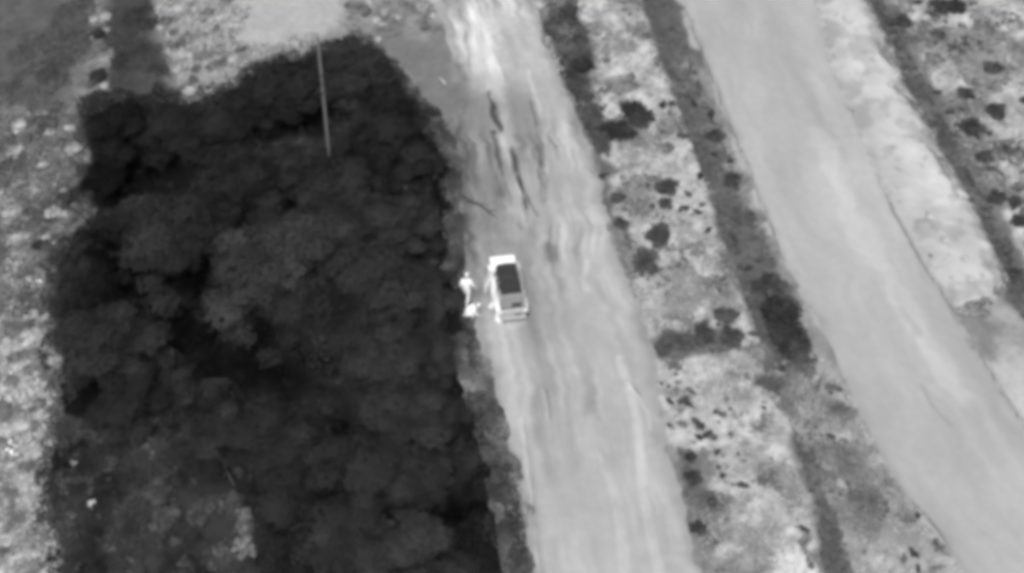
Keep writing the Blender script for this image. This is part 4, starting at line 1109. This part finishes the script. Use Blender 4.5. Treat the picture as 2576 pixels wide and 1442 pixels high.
# walking figure: local +Y is where it faces
J1 = {'pelvis': (0, 0, 0.94, 0.165), 'waist': (0, 0.02, 1.10, 0.16), 'chest': (0, 0.05, 1.32, 0.18), 'neckbase': (0, 0.07, 1.48, 0.075), 'neck': (0, 0.09, 1.56, 0.055), 'head': (0, 0.11, 1.64, 0.06),
      'shoulder_l': (-0.17, 0.05, 1.42, 0.075), 'elbow_l': (-0.25, -0.06, 1.14, 0.05), 'wrist_l': (-0.22, 0.06, 0.92, 0.032),
      'shoulder_r': (0.17, 0.07, 1.42, 0.09), 'elbow_r': (0.30, 0.04, 1.16, 0.06), 'wrist_r': (0.36, 0.16, 0.96, 0.036),
      'hip_l': (-0.10, 0.0, 0.86, 0.105), 'knee_l': (-0.11, 0.16, 0.48, 0.068), 'ankle_l': (-0.11, 0.20, 0.09, 0.045), 'toe_l': (-0.12, 0.36, 0.035, 0.035),
      'hip_r': (0.10, -0.02, 0.86, 0.105), 'knee_r': (0.10, -0.12, 0.48, 0.068), 'ankle_r': (0.09, -0.38, 0.13, 0.045), 'toe_r': (0.09, -0.26, 0.035, 0.035)}
B1 = [('pelvis', 'waist'), ('waist', 'chest'), ('chest', 'neckbase'), ('neckbase', 'neck'), ('neck', 'head'), ('chest', 'shoulder_l'), ('shoulder_l', 'elbow_l'), ('elbow_l', 'wrist_l'),
      ('chest', 'shoulder_r'), ('shoulder_r', 'elbow_r'), ('elbow_r', 'wrist_r'), ('pelvis', 'hip_l'), ('hip_l', 'knee_l'), ('knee_l', 'ankle_l'), ('ankle_l', 'toe_l'),
      ('pelvis', 'hip_r'), ('hip_r', 'knee_r'), ('knee_r', 'ankle_r'), ('ankle_r', 'toe_r')]
g1 = gp(1175, 760)
person('person', (g1.x, g1.y, g1.z), R(-14), J1, B1, 'person in pale clothes and cap striding beside the grove, left of the vehicle', (0, 0.13, 1.70), (0.2, 1, -0.1),
       {'l': ('wrist_l', (0.05, 0.35, -1), (0, 1, 0.3)), 'r': ('wrist_r', (0.3, 0.5, -0.8), (-0.2, 0.8, 0.4))}, 1.12)
J2 = {'pelvis': (0, -0.10, 0.42, 0.18), 'waist': (0, 0.06, 0.55, 0.18), 'chest': (0, 0.26, 0.68, 0.19), 'neckbase': (0, 0.40, 0.76, 0.075), 'neck': (0, 0.46, 0.79, 0.055), 'head': (0, 0.53, 0.81, 0.06),
      'shoulder_l': (-0.18, 0.32, 0.72, 0.075), 'elbow_l': (-0.25, 0.40, 0.46, 0.055), 'wrist_l': (-0.16, 0.50, 0.26, 0.036),
      'shoulder_r': (0.18, 0.32, 0.72, 0.075), 'elbow_r': (0.27, 0.42, 0.48, 0.055), 'wrist_r': (0.18, 0.54, 0.32, 0.036),
      'hip_l': (-0.11, -0.06, 0.36, 0.11), 'knee_l': (-0.16, 0.28, 0.10, 0.07), 'ankle_l': (-0.14, -0.12, 0.07, 0.045), 'toe_l': (-0.14, -0.24, 0.04, 0.035),
      'hip_r': (0.11, -0.06, 0.38, 0.11), 'knee_r': (0.17, 0.30, 0.42, 0.07), 'ankle_r': (0.15, 0.16, 0.07, 0.045), 'toe_r': (0.16, 0.32, 0.035, 0.035)}
g2 = gp(1176, 799)
person('person', (g2.x, g2.y, g2.z), R(-82), J2, B1, 'person in pale clothes kneeling and bending forward behind the walking one', (0, 0.57, 0.85), (0, 1, -0.45),
       {'l': ('wrist_l', (0.1, 0.5, -0.8), (0.8, 0.3, 0.3)), 'r': ('wrist_r', (-0.1, 0.7, -0.6), (-0.8, 0.3, 0.3))})

# ------------------------------------------------------------------ small things lying about
def rock(name, px_, py_, rp, label, cat='stone', group=None, m='stone_pale', flat=0.6, seed=0):
    p = gp(px_, py_); r = rp / pxm(p)
    rnd = random.Random(seed + int(px_))
    bm = bmesh.new(); bmesh.ops.create_icosphere(bm, subdivisions=2, radius=1.0)
    offs = [Vector((rnd.uniform(-1, 1), rnd.uniform(-1, 1), rnd.uniform(-1, 1))).normalized() for _ in range(7)]
    for v in bm.verts:
        for o in offs:
            d_ = v.co.dot(o) - 0.72
            if d_ > 0: v.co -= o * d_ * 0.85
        v.co = Vector((v.co.x * r * 1.1, v.co.y * r * 0.9, v.co.z * r * flat))
    o = link(name, bm_mesh(name, bm, M[m]))
    o.location = (p.x, p.y, p.z + r * flat * 0.35); o.rotation_euler = (0, 0, rnd.random() * 6)
    tag(o, label, cat, group)
BGp = 'pale stones on the earth bank'
for i, (x, y, r, lab) in enumerate([
    (2340, 545, 13, 'pale stone near the middle of the earth bank'), (2378, 605, 14, 'pale stone below the middle of the earth bank'),
    (2428, 652, 11, 'pale stone in the lower part of the earth bank'), (2440, 705, 13, 'lowest pale stone on the earth bank'),
    (2395, 500, 12, 'pale stone on the right rim of the earth bank'), (2330, 400, 10, 'pale stone on the upper earth bank'),
    (2240, 215, 9, 'pale stone at the top of the earth bank'), (2250, 190, 9, 'topmost pale stone on the right rim of the bank')]):
    rock('stone', x, y, r, lab, 'stone', BGp, seed=i)
rock('stone', 186, 1172, 17, 'upper of two pale stones in the dark clearing', 'stone', 'pale stones in the clearing', seed=31)
rock('stone', 230, 1270, 19, 'lower of two pale stones in the dark clearing', 'stone', 'pale stones in the clearing', seed=32)
rock('stone', 942, 250, 12, 'small pale stone among the upper grove trees', 'stone', seed=33)
rock('stone', 2055, 950, 10, 'pale stone on the verge below the ditch clump', 'stone', seed=34)

def branch(name, pts, rads, label, m, twigs=0, seed=1, cat='branch'):
    P = [gp(x, y) + Vector((0, 0, dz)) for x, y, dz in pts]
    o0 = P[0]
    bm = bmesh.new(); tube(bm, [p - o0 for p in P], rads, 7)
    root = link(name, bm_mesh(name, bm, M[m], True)); root.location = o0
    tag(root, label, cat)
    rnd = random.Random(seed)
    for k in range(twigs):
        i = rnd.randrange(1, len(P) - 1); a = rnd.uniform(0, 6.28); ln = rnd.uniform(0.25, 0.6)
        b0 = P[i] - o0
        bm = bmesh.new(); tube(bm, [b0, b0 + Vector((math.cos(a) * ln * 0.5, math.sin(a) * ln * 0.5, 0.10)), b0 + Vector((math.cos(a) * ln, math.sin(a) * ln, 0.08))], [0.025, 0.018, 0.006], 5)
        part('twig', bm, M[m], root, True)
branch('fallen_branch', [(1165, 500, 0.25), (1185, 512, 0.15), (1210, 520, 0.12), (1228, 535, 0.10), (1252, 552, 0.05)], [0.06, 0.055, 0.05, 0.04, 0.02], 'dark fallen branch reaching from the grove onto the dirt track', 'bark', 9)
branch('driftwood_stick', [(1105, 196, 0.05), (1114, 206, 0.06), (1122, 214, 0.04)], [0.05, 0.055, 0.04], 'short bleached stick on the grey margin above the ruts', 'wood_pale', 0, cat='stick')
branch('fallen_branch', [(556, 1120, 0.5), (566, 1165, 0.35), (572, 1190, 0.3), (590, 1225, 0.15)], [0.02, 0.028, 0.026, 0.01], 'pale crooked branch lying in the dark lower grove', 'pole_wood', 7, 3)

def sack(px_, py_, rx, ry, h, rz, label):
    p = gp(px_, py_)
    bm = bmesh.new(); bmesh.ops.create_uvsphere(bm, u_segments=18, v_segments=12, radius=1.0)
    for v in bm.verts:
        c = v.co
        pinch = 1 - 0.55 * max(0, c.x - 0.55) / 0.45
        lump = 1 + 0.07 * math.sin(c.x * 5 + px_) * math.cos(c.y * 6)
        v.co = Vector((c.x * rx * lump, c.y * ry * lump * pinch, max(c.z, -0.6) * h * lump * pinch))
    root = empty('sack', (p.x, p.y, p.z + h * 0.55), rz)
    tag(root, label, 'sack', 'sacks beside the vehicle')
    part('bag', bm, M['cloth_white'], root, True)
    bm = bmesh.new(); tube(bm, [(rx * 0.9, 0, 0), (rx * 1.05, 0, 0.02), (rx * 1.2, 0.02, 0.05)], [0.05, 0.03, 0.07], 8)
    part('tied_neck', bm, M['cloth_white'], root, True)
sack(1241, 770, 0.28, 0.17, 0.17, R(50), 'white sack on the ground beside the rear left door')
sack(1254, 806, 0.30, 0.17, 0.16, R(-60), 'white sack on the ground behind the rear left wheel')
